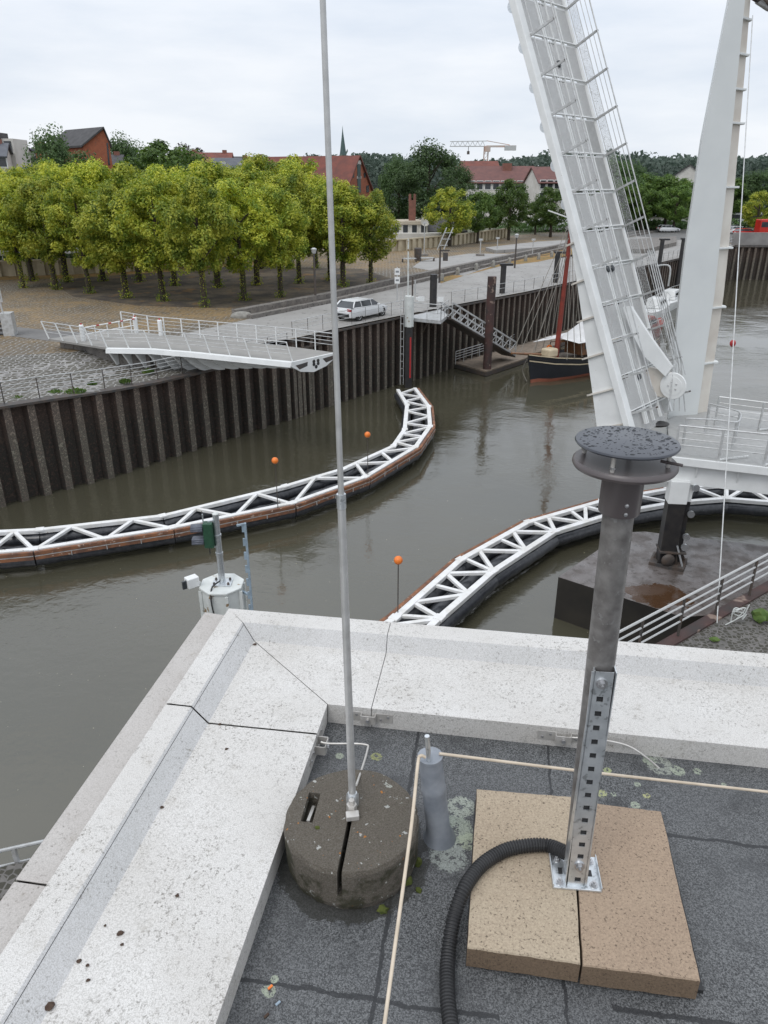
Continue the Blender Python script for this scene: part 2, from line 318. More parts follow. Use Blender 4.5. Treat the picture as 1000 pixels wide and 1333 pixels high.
def leaf_mat(name, dark, mid, tip, tipt=(.50, .66)):
    m, t, b = newmat(name); v = coords(t, 'obj')
    rnd = nn(t, 'ShaderNodeObjectInfo').outputs['Random']
    va = nn(t, 'ShaderNodeVectorMath', operation='ADD'); t.links.new(v, va.inputs[0])
    cb = nn(t, 'ShaderNodeCombineXYZ'); t.links.new(mth(t, 'MULTIPLY', rnd, 37.0), cb.inputs[0]); t.links.new(cb.outputs[0], va.inputs[1])
    n1 = noise(t, va.outputs[0], .8, 3, .6); n2 = noise(t, va.outputs[0], 5, 2, .6)
    ad = mth(t, 'ADD', mth(t, 'MULTIPLY', n1, .6), mth(t, 'MULTIPLY', n2, .4))
    col = mix(t, ramp(t, ad, .40, .53), dark, mid); col = mix(t, ramp(t, ad, *tipt), col, tip)
    hs = nn(t, 'ShaderNodeHueSaturation'); t.links.new(col, hs.inputs['Color']); t.links.new(mth(t, 'ADD', mth(t, 'MULTIPLY', rnd, .5), .75), hs.inputs['Value'])
    b.inputs['Roughness'].default_value = .6
    tr = nn(t, 'ShaderNodeBsdfTranslucent'); ms = nn(t, 'ShaderNodeMixShader'); ms.inputs[0].default_value = .42
    t.links.new(hs.outputs[0], b.inputs['Base Color']); t.links.new(hs.outputs[0], tr.inputs[0])
    t.links.new(b.outputs[0], ms.inputs[1]); t.links.new(tr.outputs[0], ms.inputs[2]); t.links.new(ms.outputs[0], t.nodes['Material Output'].inputs[0]); return m
MT['leaf_lime'] = leaf_mat('leaf_lime', (.12, .19, .018), (.29, .37, .035), (.54, .54, .065), (.46, .58))
MT['leaf_mid'] = leaf_mat('leaf_mid', (.055, .11, .022), (.12, .20, .035), (.23, .29, .05), (.56, .7))
MT['leaf_dark'] = leaf_mat('leaf_dark', (.055, .10, .035), (.10, .17, .055), (.16, .22, .075), (.56, .72))
MT['leaf_far'] = leaf_mat('leaf_far', (.10, .145, .115), (.14, .19, .15), (.18, .235, .18), (.56, .72))  # paler, bluer leaf colours stand in for distance haze
MT['leaf_purple'] = leaf_mat('leaf_purple', (.03, .015, .018), (.05, .025, .028), (.07, .04, .04))

# ------------------------------------------------------------ mesh builder
ORG = {}
class MB:
    def __init__(s): s.v = []; s.f = []; s.mi = []; s.cur = 0
    def add(s, vs, fs):
        b = len(s.v); s.v += [V(x) for x in vs]
        for f in fs: s.f.append([b+i for i in f]); s.mi.append(s.cur)
        return s
    def hexa(s, c):     # 8 corners: bottom 0-3 ccw, top 4-7
        return s.add(c, [(3, 2, 1, 0), (4, 5, 6, 7), (0, 1, 5, 4), (1, 2, 6, 5), (2, 3, 7, 6), (3, 0, 4, 7)])
    def box(s, c, size, rz=0, ax=None):
        c = V(c); h = V(size)/2
        if ax: X, Y, Z = [V(a).normalized() for a in ax]
        else: X = V((cos(rz), sin(rz), 0)); Y = V((-sin(rz), cos(rz), 0)); Z = V((0, 0, 1))
        cs = [c+X*a*h.x+Y*b*h.y+Z*d*h.z for d in (-1, 1) for a, b in ((-1, -1), (1, -1), (1, 1), (-1, 1))]
        return s.hexa(cs)
    def bar(s, p, q, w_, h_=None, up=(0, 0, 1)):
        p = V(p); q = V(q); h_ = h_ or w_; d = (q-p).normalized(); U = V(up)
        X = d.cross(U)
        if X.length < 1e-4: X = d.cross(V((1, 0, 0)))
        X.normalize(); Y = X.cross(d)
        return s.box((p+q)/2, (w_, (q-p).length, h_), ax=(X, d, Y))
    def tube(s, pts, r, n=8, cap=True):
        pts = [V(p) for p in pts]; R = r if isinstance(r, (list, tuple)) else [r]*len(pts)
        b = len(s.v); prev = None
        for i, p in enumerate(pts):
            d = (pts[min(i+1, len(pts)-1)]-pts[max(i-1, 0)]).normalized()
            if prev is None:
                X = d.cross(V((0, 0, 1)));
                if X.length < 1e-3: X = d.cross(V((1, 0, 0)))
            else: X = prev-d*prev.dot(d)
            X.normalize(); prev = X; Y = d.cross(X)
            for k in range(n):
                a = 2*pi*k/n; s.v.append(p+(X*cos(a)+Y*sin(a))*R[i])
        for i in range(len(pts)-1):
            for k in range(n):
                s.f.append([b+i*n+k, b+i*n+(k+1) % n, b+(i+1)*n+(k+1) % n, b+(i+1)*n+k]); s.mi.append(s.cur)
        if cap:
            s.f.append([b+k for k in range(n)][::-1]); s.mi.append(s.cur)
            s.f.append([b+(len(pts)-1)*n+k for k in range(n)]); s.mi.append(s.cur)
        return s
    def lathe(s, c, prof, n=32, ax=None):      # prof: (r, z) list
        c = V(c); X, Y, Z = [V(a).normalized() for a in (ax or ((1, 0, 0), (0, 1, 0), (0, 0, 1)))]
        b = len(s.v)
        for r, z in prof:
            for k in range(n):
                a = 2*pi*k/n; s.v.append(c+X*r*cos(a)+Y*r*sin(a)+Z*z)
        for i in range(len(prof)-1):
            for k in range(n):
                s.f.append([b+i*n+k, b+i*n+(k+1) % n, b+(i+1)*n+(k+1) % n, b+(i+1)*n+k]); s.mi.append(s.cur)
        if prof[0][0] > 1e-6: s.f.append([b+k for k in range(n)][::-1]); s.mi.append(s.cur)
        if prof[-1][0] > 1e-6: s.f.append([b+(len(prof)-1)*n+k for k in range(n)]); s.mi.append(s.cur)
        return s
    def prism(s, poly, z0, z1):
        n = len(poly); vs = [V((p[0], p[1], z0)) for p in poly]+[V((p[0], p[1], z1)) for p in poly]
        return s.add(vs, [list(range(n))[::-1], list(range(n, 2*n))]+[(i, (i+1) % n, n+(i+1) % n, n+i) for i in range(n)])
    def slab(s, poly, off):            # polygon of 3D points thickened by vector
        n = len(poly); off = V(off); vs = [V(p) for p in poly]+[V(p)+off for p in poly]
        return s.add(vs, [list(range(n))[::-1], list(range(n, 2*n))]+[(i, (i+1) % n, n+(i+1) % n, n+i) for i in range(n)])
    def poly(s, pts): return s.add(pts, [list(range(len(pts)))])
    def sphere(s, c, r, n=12, m=8, sc=(1, 1, 1)):
        b = len(s.v); c = V(c)
        for i in range(m+1):
            t = pi*i/m
            for k in range(n):
                a = 2*pi*k/n; s.v.append(c+V((r*sc[0]*sin(t)*cos(a), r*sc[1]*sin(t)*sin(a), -r*sc[2]*cos(t))))
        for i in range(m):
            for k in range(n): s.f.append([b+i*n+k, b+i*n+(k+1) % n, b+(i+1)*n+(k+1) % n, b+(i+1)*n+k]); s.mi.append(s.cur)
        return s
    def build(s, name, mat, parent=None, smooth=False, bevel=0, fixn=True):
        vs = s.v
        if parent is not None: org = ORG[parent.name]
        else:
            lo = V((min(v.x for v in vs), min(v.y for v in vs), min(v.z for v in vs))); hi = V((max(v.x for v in vs), max(v.y for v in vs), 0))
            org = V(((lo.x+hi.x)/2, (lo.y+hi.y)/2, lo.z))
        me = bpy.data.meshes.new(name); me.from_pydata([tuple(v-org) for v in vs], [], s.f)
        mats = mat if isinstance(mat, (list, tuple)) else [mat]
        for m in mats: me.materials.append(MT[m] if isinstance(m, str) else m)
        if len(mats) > 1: me.polygons.foreach_set('material_index', s.mi)
        if fixn and len(s.f) < 60000:
            bm = bmesh.new(); bm.from_mesh(me); bmesh.ops.recalc_face_normals(bm, faces=bm.faces); bm.to_mesh(me); bm.free()
        if smooth: me.polygons.foreach_set('use_smooth', [True]*len(me.polygons))
        me.update()
        o = bpy.data.objects.new(name, me); S.collection.objects.link(o)
        if parent is not None: o.parent = parent
        else: o.location = org
        ORG[o.name] = org
        if smooth:
            md = o.modifiers.new('edge', 'EDGE_SPLIT'); md.split_angle = rad(38)
        if bevel:
            md = o.modifiers.new('bevel', 'BEVEL'); md.width = bevel; md.segments = 2; md.limit_method = 'ANGLE'; md.angle_limit = rad(30)
        return o
def tag(o, label=None, cat=None, group=None, kind=None):
    if label: o['label'] = label
    if cat: o['category'] = cat
    if group: o['group'] = group
    if kind: o['kind'] = kind
    return o
def thing(name, loc, label, cat, group=None):
    o = bpy.data.objects.new(name, None); S.collection.objects.link(o); o.location = loc; o.empty_display_size = .2
    ORG[o.name] = V(loc); return tag(o, label, cat, group)
def struct(o): o['kind'] = 'structure'; return o
def copy_tree(o, parent=None):
    c = o.copy(); S.collection.objects.link(c)
    if parent is not None: c.parent = parent
    ORG[c.name] = ORG.get(o.name, V((0, 0, 0)))
    for ch in list(o.children): copy_tree(ch, c)
    return c
def lerp(a, b, t): return V(a)*(1-t)+V(b)*t
def resample(pts, step):
    pts = [V(p) for p in pts]; out_ = [pts[0]]; acc = 0
    tot = sum((pts[i+1]-pts[i]).length for i in range(len(pts)-1)); n = max(1, round(tot/step)); st = tot/n
    d = 0; i = 0; segs = [(pts[i+1]-pts[i]).length for i in range(len(pts)-1)]
    for k in range(1, n+1):
        target = k*st; a = 0
        for i, sl_ in enumerate(segs):
            if a+sl_ >= target-1e-6: out_.append(lerp(pts[i], pts[i+1], (target-a)/sl_)); break
            a += sl_
    return out_

# ------------------------------------------------------------ SETTING: water, land, roads
struct(MB().poly([(-1500, -300, 0), (1500, -300, 0), (1500, 1500, 0), (-1500, 1500, 0)]).build('water', 'water'))
QL = [(-32, 22), (-19.1, 34.4), (-17.14, 36.35), (-14.96, 38.37), (-13.06, 40.97), (-10.36, 44.34), (-8.81, 46.37), (-6.18, 49.5),
      (-3.63, 53.16), (1.9, 59.83), (6.1, 64.77), (13.6, 73.0), (37.6, 103.4), (58.5, 130.5)]
LOW = 4.8
def lowz(p): 
    x = p[0]
    T = [(-40, 5.15), (-19, 5.1), (-15, 4.9), (-13, 4.7), (-10, 4.72), (-6, 4.8), (40, 4.8)]
    for (a, za), (b, zb_) in zip(T, T[1:]):
        if a <= x <= b: return za+(zb_-za)*(x-a)/(b-a)
    return 4.8
HI = 5.5; QT = 5.38
def nrm(i, pts=QL):     # inland normal of polyline at i (land is left of the direction of travel)
    a = V(pts[max(i-1, 0)]); b = V(pts[min(i+1, len(pts)-1)]); d = (b-a).normalized(); return V((-d.y, d.x))
NL = 8                  # first vertices that belong to the low walkway
low = [V(QL[i]) for i in range(NL)]; back = [low[i]+nrm(i)*2.6 for i in range(NL)]
top = [low[i]+nrm(i)*(9.5 if i < 4 else 7.5 if i < 6 else 5.0) for i in range(NL)]
mb = MB()
for i in range(NL-1): mb.add([(*low[i], lowz(low[i])), (*low[i+1], lowz(low[i+1])), (*back[i+1], lowz(low[i+1])+.02), (*back[i], lowz(low[i])+.02)], [(0, 1, 2, 3)])
struct(mb.build('path', 'cobble_slope'))
mb = MB()
for i in range(NL-1): mb.add([(*back[i], lowz(low[i])+.02), (*back[i+1], lowz(low[i+1])+.02), (*top[i+1], HI), (*top[i], HI)], [(0, 1, 2, 3)])
struct(mb.build('embankment', 'cobble_slope'))
j = V(QL[7])+nrm(7)*.0
mb = MB(); land = [(*p, HI) for p in top]+[(QL[7][0], QL[7][1], HI)]+[(x+.0, y, HI) for x, y in QL[8:-1]]+[(58.5, 130.5, HI), (1500, 130.5, HI), (1500, 1500, HI), (-1500, 1500, HI), (-1500, -60, HI), (-60, -60, HI), (-45, 24, HI)]
from mathutils.geometry import tessellate_polygon
def flatmesh(name, pts):
    tri = tessellate_polygon([[V(p) for p in pts]]); me = bpy.data.meshes.new(name)
    fs = []
    for a, b, c in tri:
        A_, B_, C_ = V(pts[a]), V(pts[b]), V(pts[c])
        fs.append((a, b, c) if (B_-A_).cross(C_-A_).z > 0 else (a, c, b))
    me.from_pydata([tuple(p) for p in pts], [], fs); me.update(); return me
me = flatmesh('ground', land)
me.materials.append(MT['cobble']); go = bpy.data.objects.new('ground', me); S.collection.objects.link(go); struct(go)
def sheet(name, px, mat, z, wld=False):
    pts = [V((*p, z)) for p in px] if wld else [P(x, y, HI)+V((0, 0, z-HI)) for x, y in px]
    me = flatmesh(name, pts)
    me.materials.append(MT[mat]); o = bpy.data.objects.new(name, me); S.collection.objects.link(o); return struct(o)
# far land beyond the square, road along the quay, plaza paving, verges
sheet('far_ground', [(-1400, 170), (-60, 100), (-26, 100), (-12, 118), (10, 136), (36, 168), (100, 172), (1400, 172), (1400, 1400), (-1400, 1400)], 'land', HI+.004, True)
road_out = [(-3.2, 53.7), (2.0, 60.0), (6.3, 65.0), (13.9, 73.4), (37.9, 103.8), (58.8, 131)]
road_in = [(60, 168), (33.0, 130.2), (22.0, 111.8), (5.0, 82.2), (-4.1, 66.5), (-10.4, 57.3), (-14.0, 51.0), (-9, 47.2), (-6.3, 49.6)]
sheet('road', road_out+road_in, 'road', HI+.008, True)
sheet('pavement', [(537, 348), (548, 340), (563, 337), (612, 330), (700, 331), (800, 328), (800, 316), (700, 339), (650, 345), (603, 357), (570, 354)], 'paving', HI+.012)
sheet('grass_verge', [(574, 369), (570, 357), (604, 359), (650, 347), (700, 341), (800, 320), (800, 311), (760, 317), (700, 331), (640, 347)], 'drygrass', HI+.016)
sheet('footpath', [(-60, 417), (70, 431), (150, 434), (150, 446), (66, 444), (0, 436), (-60, 432)], 'asphalt', HI+.012)
sheet('leaf_litter', [(75, 372), (130, 352), (300, 346), (470, 350), (540, 372), (440, 392), (330, 402), (180, 398), (95, 386)], 'litter', HI+.006)
sheet('dry_verge', [(-60, 356), (-60, 366), (100, 362), (250, 352), (360, 341), (360, 335), (200, 347)], 'drygrass', HI+.010)
sheet('parking_lot', [(120, 172.5), (40, 172.5), (57, 135), (200, 135), (200, 172.5)][::-1], 'greypath', HI+.02, True)

# low stone steps between road and square
stl = [(-10.267, 57.6), (-4.05, 66.8), (4.94, 82.6), (22.07, 112.1), (33.3, 130.7), (55.8, 163.8)]
def offs(pts, d):
    r = []
    for i in range(len(pts)):
        a = V(pts[max(i-1, 0)]); b = V(pts[min(i+1, len(pts)-1)]); t = (b-a).normalized(); r.append(V(pts[i])+V((-t.y, t.x))*d)
    return r
def ribbon(mb, pts, w_, z0, z1):
    a = offs(pts, -w_/2); b = offs(pts, w_/2)
    for i in range(len(pts)-1):
        mb.hexa([(*a[i], z0), (*a[i+1], z0), (*b[i+1], z0), (*b[i], z0), (*a[i], z1), (*a[i+1], z1), (*b[i+1], z1), (*b[i], z1)])
    return mb
st = thing('stone_steps', (*stl[0], HI), 'two long low grey stone steps running between quay road and cobbled square', 'steps')
ribbon(MB(), stl, .55, HI-.1, HI+.30).build('lower_step', 'stone', st)
ribbon(MB(), offs(stl, 1.5), .7, HI-.1, HI+.55).build('upper_step', 'stone', st)
tag(MB().sphere(P(315, 413, HI)+V((0, 0, .05)), .75, 14, 8, (1.2, .8, .55)).build('boulder', 'stonetop', smooth=True), 'round pale boulder at the near end of the stone steps', 'boulder')

# ------------------------------------------------------------ sheet pile walls
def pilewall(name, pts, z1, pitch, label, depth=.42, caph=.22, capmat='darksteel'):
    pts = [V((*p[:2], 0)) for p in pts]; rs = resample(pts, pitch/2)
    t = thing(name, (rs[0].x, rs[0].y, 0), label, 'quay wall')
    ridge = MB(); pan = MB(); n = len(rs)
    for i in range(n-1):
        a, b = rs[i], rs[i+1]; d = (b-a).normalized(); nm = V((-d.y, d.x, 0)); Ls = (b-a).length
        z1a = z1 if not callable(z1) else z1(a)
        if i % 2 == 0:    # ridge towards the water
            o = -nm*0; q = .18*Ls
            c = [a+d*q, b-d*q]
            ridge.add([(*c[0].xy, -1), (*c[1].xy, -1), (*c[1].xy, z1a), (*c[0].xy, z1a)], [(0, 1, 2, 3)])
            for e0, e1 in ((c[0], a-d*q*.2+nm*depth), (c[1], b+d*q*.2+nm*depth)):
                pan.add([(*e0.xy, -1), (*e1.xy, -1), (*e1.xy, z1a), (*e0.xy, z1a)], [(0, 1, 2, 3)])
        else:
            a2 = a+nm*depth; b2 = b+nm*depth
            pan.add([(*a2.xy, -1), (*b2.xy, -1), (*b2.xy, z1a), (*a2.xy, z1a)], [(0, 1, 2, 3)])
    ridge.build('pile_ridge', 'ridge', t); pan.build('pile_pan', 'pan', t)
    cap = MB(); q = [p.xy for p in resample(pts, 3.0)]
    if callable(z1):
        oa = offs(q, -.13); ob = offs(q, depth+.1)
        for i in range(len(q)-1):
            za, zb_ = z1(q[i]), z1(q[i+1])
            cap.hexa([(*oa[i], za-.02), (*oa[i+1], zb_-.02), (*ob[i+1], zb_-.02), (*ob[i], za-.02), (*oa[i], za+.1), (*oa[i+1], zb_+.1), (*ob[i+1], zb_+.1), (*ob[i], za+.1)])
    else: ribbon(cap, offs(q, depth/2-.03), depth+.2, z1-.02, z1+caph-.12)
    cap.build('capping_beam', capmat, t); return t
wl = pilewall('low_quay_wall', QL[:9], (lambda p: lowz(p)-.09), 1.16, 'dark rusty sheet pile wall under the low walkway on the left')
MBs = MB(); rr = random.Random(5)
# bolt plates on the ridges
qs = resample([V((*p, 0)) for p in QL[1:8]], 1.16)
for i, p in enumerate(qs[:-1]):
    d = (qs[i+1]-p).normalized(); nm = V((d.y, -d.x, 0)); c = p+d*.8
    for zz in (3.55, 2.95):
        if i % 6 == 4: continue
        MBs.box(c+nm*.03-nm*.38+V((0, 0, zz)), (.26, .10, .22), ax=(d, nm, (0, 0, 1)))
MBs.build('anchor_plate', 'ridge', wl)
pilewall('road_quay_wall', QL[7:], QT-.07, .92, 'rusty brown sheet pile wall below the quay road along the basin', .36)
pilewall('end_quay_wall', [(58.3, 130.2), (120, 130.2)], 5.2, 1.1, 'dark sheet pile wall closing the far end of the basin', .4)
tag(MB().box((90, 130.9, 6.35), (64, .5, 2.2)).build('parapet_wall', 'concretewall'), 'grey concrete parapet on top of the far basin wall', 'wall')

# ------------------------------------------------------------ railings
def railing(name, pts, h, post_step, nrails, label, mats='galvr', pr=.03, rr_=.02, group=None, tilt=V((0, 0, 0)), topr=None, parent=None, ends=True):
    pts = [V(p) for p in pts]
    if parent is None: t = thing(name, pts[0], label, 'railing', group)
    else: t = parent
    ps = resample(pts, post_step); up = V((0, 0, h))+tilt
    mats = [mats] if isinstance(mats, str) else mats
    for p in ps: MB().bar(p-V((0, 0, .02)), p+up*(1.0 if topr else 1), pr*2, pr*1.2).build('post', mats[-1], t)
    for k in range(nrails):
        f_ = 1-k*(.82/max(1, nrails)) ; r = (topr or rr_*1.3) if k == 0 else rr_
        MB().tube([p+up*f_ for p in pts], r, 6).build('rail', mats[0], t)
    return t
wr = [V((*low[i], lowz(low[i])+.05))+V((*nrm(i), 0))*.35 for i in range(0, NL)]
railing('walkway_railing', wr, 1.05, 1.75, 4, 'thin steel railing along the low walkway above the left pile wall', ['galvr', 'darksteel'], .03, .02)
rd = [V((x, y, QT+.1))+V((-.35, .3, 0)) for x, y in QL[8:]]
railing('quay_road_railing', [V((-6.2, 50.6, QT+.05)), *rd[:2]], 1.05, 1.6, 3, 'low dark railing on quay edge in front of the white car', ['galvr', 'darksteel'], .025, .018)
railing('basin_railing', rd[2:], 1.05, 1.9, 2, 'long thin railing on quay edge along the road by the sailing ship', ['galvr', 'darksteel'], .025, .018)

# ------------------------------------------------------------ NEAR: our roof
RZ = 13.35
e1 = V((.9882, -.1532, 0)); fn = V((.1532, .9882, 0)); Cn = V((-.19, 1.977, 0))
prof = [(0, 0, -.02), (-.004, -.004, .078), (.351, .318, .075), (.402, .347, .135), (.487, .434, .135)]   # (left offset, right offset, z)
zb = -.25
bld = thing('harbour_building', (0, 0, 5), 'flat roofed building under the camera with grey felt roof and pale metal parapet', 'building')
def rp(aL, aR, z): return Cn-e1*aL+fn*aR+V((0, 0, RZ+z))
# felt
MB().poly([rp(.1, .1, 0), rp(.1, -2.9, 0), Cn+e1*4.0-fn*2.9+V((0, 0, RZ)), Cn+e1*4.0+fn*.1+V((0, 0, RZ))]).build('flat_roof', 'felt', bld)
# inner dark core under the copings
core = MB(); core.prism([rp(.58, .425, 0).xy, rp(.58, -2.9, 0).xy, rp(.02, -2.9, 0).xy, rp(.02, .02, 0).xy, (Cn+e1*4+fn*.02).xy, (Cn+e1*4+fn*.425).xy], -1, RZ+.062); core.build('wall', 'concretewall', bld)
core = MB(); core.prism([rp(.475, .42, 0).xy, rp(.475, -2.9, 0).xy, rp(.395, -2.9, 0).xy, rp(.395, .345, 0).xy, (Cn+e1*4+fn*.345).xy, (Cn+e1*4+fn*.42).xy], RZ+.06, RZ+.128); core.build('joint_gasket', 'rubber', bld)
def panel(side, s0, s1, nm):
    """sweep the parapet profile; s None = mitre at the corner"""
    pr = list(prof)+[(prof[-1][0], prof[-1][1], .095 if side == 'L' else zb)]
    if side == 'L': pr += []
    A = []; B = []
    for aL, aR, z in pr:
        for lst, s in ((A, s0), (B, s1)):
            g = .0012
            if s is None: p = rp(aL, aR, z)+(e1*g if side == 'R' else -fn*g)
            elif side == 'L': p = rp(aL, 0, z)-fn*s
            else: p = rp(0, aR, z)+e1*s
            lst.append(p)
    mb = MB()
    thick = [(-.004 if side == 'L' else -.004)]*len(pr)
    n = len(pr)
    mb.v = A+B
    for i in range(n-1):
        mb.f.append([i, i+1, n+i+1, n+i]); mb.mi.append(1 if i == 2 else 0)
    o = mb.build(nm, ['coping', 'coping_rise'], bld)
    md = o.modifiers.new('solid', 'SOLIDIFY'); md.thickness = .003; md.offset = -1
    md = o.modifiers.new('bevel', 'BEVEL'); md.width = .004; md.segments = 2; md.limit_method = 'ANGLE'
    return o
def tpar(p): return -(V(p).to_3d()-Cn).dot(fn)
def spar(p): return (V(p).to_3d()-Cn).dot(e1)
tj = tpar(P(270, 941, RZ+.075).xy); sj = spar(P(503, 849, RZ+.075).xy)
panel('L', None, tj-.0035, 'coping_panel'); panel('L', tj+.0035, 3.0, 'coping_panel')
panel('R', None, sj-.001, 'coping_panel'); panel('R', sj+.001, 3.9, 'coping_panel')
tl = tpar(P(20, 1146, RZ+.1).xy)
for a, b in ((None, tl-.003), (tl+.003, 3.0)):
    q = []
    for aL, aR in ((.4885, .4345), (.593, .447)):
        q.append([rp(aL, aR if a is None else 0, .1)-(fn*a if a is not None else V((0, 0, 0))), rp(aL, 0, .1)-fn*b])
    mb = MB().slab([q[0][0], q[1][0], q[1][1], q[0][1]], (0, 0, -.004))
    mb.slab([q[1][0], q[1][1], q[1][1]-V((0, 0, .35)), q[1][0]-V((0, 0, .35))], e1*.003)
    mb.build('ledge_panel', 'ledge', bld, bevel=.0015)

# debris on the coping
rn = random.Random(3)
def clump(px, py, z, r, mat='dirt', name='dirt_clump', sc=.5):
    c = P(px, py, z); mb = MB(); bm = bmesh.new(); bmesh.ops.create_icosphere(bm, subdivisions=2, radius=r)
    sd_ = rn.random()*50
    for v in bm.verts: k = 1+.7*mnoise.noise(v.co*(1.6/r)+V((sd_, 0, 0))); v.co = V((v.co.x*k*rn.choice((1,)), v.co.y*k*.8, v.co.z*k*sc))+c+V((0, 0, r*sc*.45))
    mb.v = [v.co.copy() for v in bm.verts]; mb.f = [[q.index for q in f.verts] for f in bm.faces]; mb.mi = [0]*len(mb.f); bm.free()
    return mb.build(name, mat, smooth=True)
cl = [(157, 1215, .006, 'dark brown dirt lump in the middle of the left coping, largest of the trio'), (137, 1205, .0025, 'tiny dirt crumb just above left of the middle dirt lump'), (159, 1230, .003, 'tiny dirt crumb just below the middle dirt lump'), (103, 1251, .004, 'small brown dirt lump nearest the raised coping edge'),
      (114, 1257, .003, 'tiny dirt crumb right of the small brown lump'), (115, 1276, .0035, 'small dirt crumb lowest of the three by the raised edge'), (64, 1311, .008, 'elongated dark dirt lump at the foot of the left coping slope'), (211, 1051, .004, 'round dirt crumb on the coping fold below the wide joint'),
      (231, 1166, .004, 'grey brown flake on the left coping surface'), (295, 975, .004, 'dark mossy dirt ball on the coping below the wide joint'), (332, 839, .005, 'rusty brown dirt ball in the coping corner'), (286, 943, .004, 'dirt ball stuck beside the wide coping joint'), (283, 883, .004, 'small dark twig like crumb on the coping slope')]
for x, y, r, lb in cl: tag(clump(x, y, RZ+(.1 if (x, y) == (283, 883) else .077), r*1.3), lb, 'dirt', 'dirt crumbs on the parapet')
for k, (x, y, r, sc, lb) in enumerate([(530, 1148, .016, .9, 'green moss cushion at the right foot of the concrete weight'), (543, 1125, .013, 1.0, 'small moss tuft against the weight below the lead pipe'), (413, 1078, .006, .8, 'tiny round moss ball on top of the concrete weight'), (545, 1160, .009, .8, 'moss crumb on felt by the weight'), (498, 1186, .013, .8, 'moss cushion under the near rim of the weight')]):
    tag(clump(x, y, RZ+(.13 if y == 1078 else 0), r, 'moss', 'moss_cushion', sc), lb, 'moss', 'moss cushions')
for x, y, lb, mt in ((352, 1285, 'tiny orange leaf crumb on the felt at bottom left', 'orange'), (362, 1306, 'small blue plastic scrap on the felt', 'bluegrey'), (347, 1322, 'small brown leaf on the felt at the bottom edge', 'dirt')):
    p = P(x, y, RZ+.003); tag(MB().box(p, (.012, .005, .003), rz=.8).build('litter_scrap', mt), lb, 'litter')

# concrete weight with lightning rod
bc = P(458, 1063, RZ+.13); bc.z = RZ; r0 = .176
mb = MB(); N_ = 72
def wring(r, z):
    vs = []
    for k in range(N_):
        a = 2*pi*k/N_; rad_ = r+.004*mnoise.noise(V((cos(a)*6, sin(a)*6, z*30))); vs.append(bc+V((rad_*cos(a), rad_*sin(a), z)))
    return vs
rings = [wring(.170, 0), wring(.176, .02), wring(.176, .118), wring(.171, .13)]
base = thing('concrete_weight', bc, 'round lichen speckled concrete weight holding the lightning rod', 'weight')
for r in rings: mb.v += r
for i in range(3):
    for k in range(N_): mb.f.append([i*N_+k, i*N_+(k+1) % N_, (i+1)*N_+(k+1) % N_, (i+1)*N_+k]); mb.mi.append(0)
mb.f.append([3*N_+k for k in range(N_)]); mb.mi.append(0)
wt = mb.build('weight_body', 'weight', base)
# slots cut with boolean cutters applied to mesh
cut = MB(); s0 = P(459, 1050, RZ+.13); s1 = P(442, 1135, RZ+.13); s1 = s0+(s1-s0)*1.15
cut.box((s0+s1)/2+V((0, 0, 0)), (.012, (s1-s0).length, .16), ax=((s1-s0).normalized().cross(V((0, 0, 1))), (s1-s0), (0, 0, 1)))
g0 = P(410, 1032, RZ+.13); g1 = P(399, 1070, RZ+.13); cut.box((g0+g1)/2, (.032, (g1-g0).length, .09), ax=((g1-g0).normalized().cross(V((0, 0, 1))), (g1-g0), (0, 0, 1)))
cu = cut.build('cutter', 'rubber', base)
bo = wt.modifiers.new('b', 'BOOLEAN'); bo.object = cu; bo.operation = 'DIFFERENCE'; bo.solver = 'EXACT'
dg = bpy.context.evaluated_depsgraph_get(); nm_ = bpy.data.meshes.new_from_object(wt.evaluated_get(dg)); wt.modifiers.clear(); wt.data = nm_
bpy.data.objects.remove(cu)
MB().bar(lerp(g0, g1, .2)-V((0, 0, .03)), lerp(g0, g1, .85)-V((0, 0, .015)), .008, .006).build('lifting_bar', 'stainless', base)

rod0 = P(459, 1042, RZ+.14); Yr = rod0.y
rodt = D(418, -60, Yr-.01); sl_ = D(454, 648, Yr)
k_ = (sl_.z-rod0.z)/(rodt.z-rod0.z); slp = lerp(rod0, rodt, k_)
rod = thing('lightning_rod', rod0, 'tall slim aluminium lightning rod standing on the concrete weight', 'lightning rod')
MB().tube([rod0, slp], [.0098, .0092], 16).build('lower_rod', 'alu', rod, True)
MB().tube([slp, rodt], [.0066, .0052], 12).build('upper_rod', 'alu', rod, True)
MB().tube([lerp(rod0, rodt, k_-.012), lerp(rod0, rodt, k_+.006)], .0105, 16).build('sleeve', 'galv', rod, True)
sk = rod0-V((0, 0, .008))
MB().lathe(sk-V((0, 0, .004)), [(.0, 0), (.017, 0), (.017, .03), (.012, .04), (.0, .04)], 20).build('socket', 'galv', rod, True)
n0 = P(458, 1052, RZ+.14)
MB().lathe(n0, [(0, -.01), (.014, -.01), (.014, .014), (.008, .014), (.008, .028), (0, .028)], 6).build('clamp_nut', 'stainless', rod)
MB().box(P(459, 1062, RZ+.137), (.034, .022, .016), rz=.15).build('clamp_block', 'stainless', rod, bevel=.002)

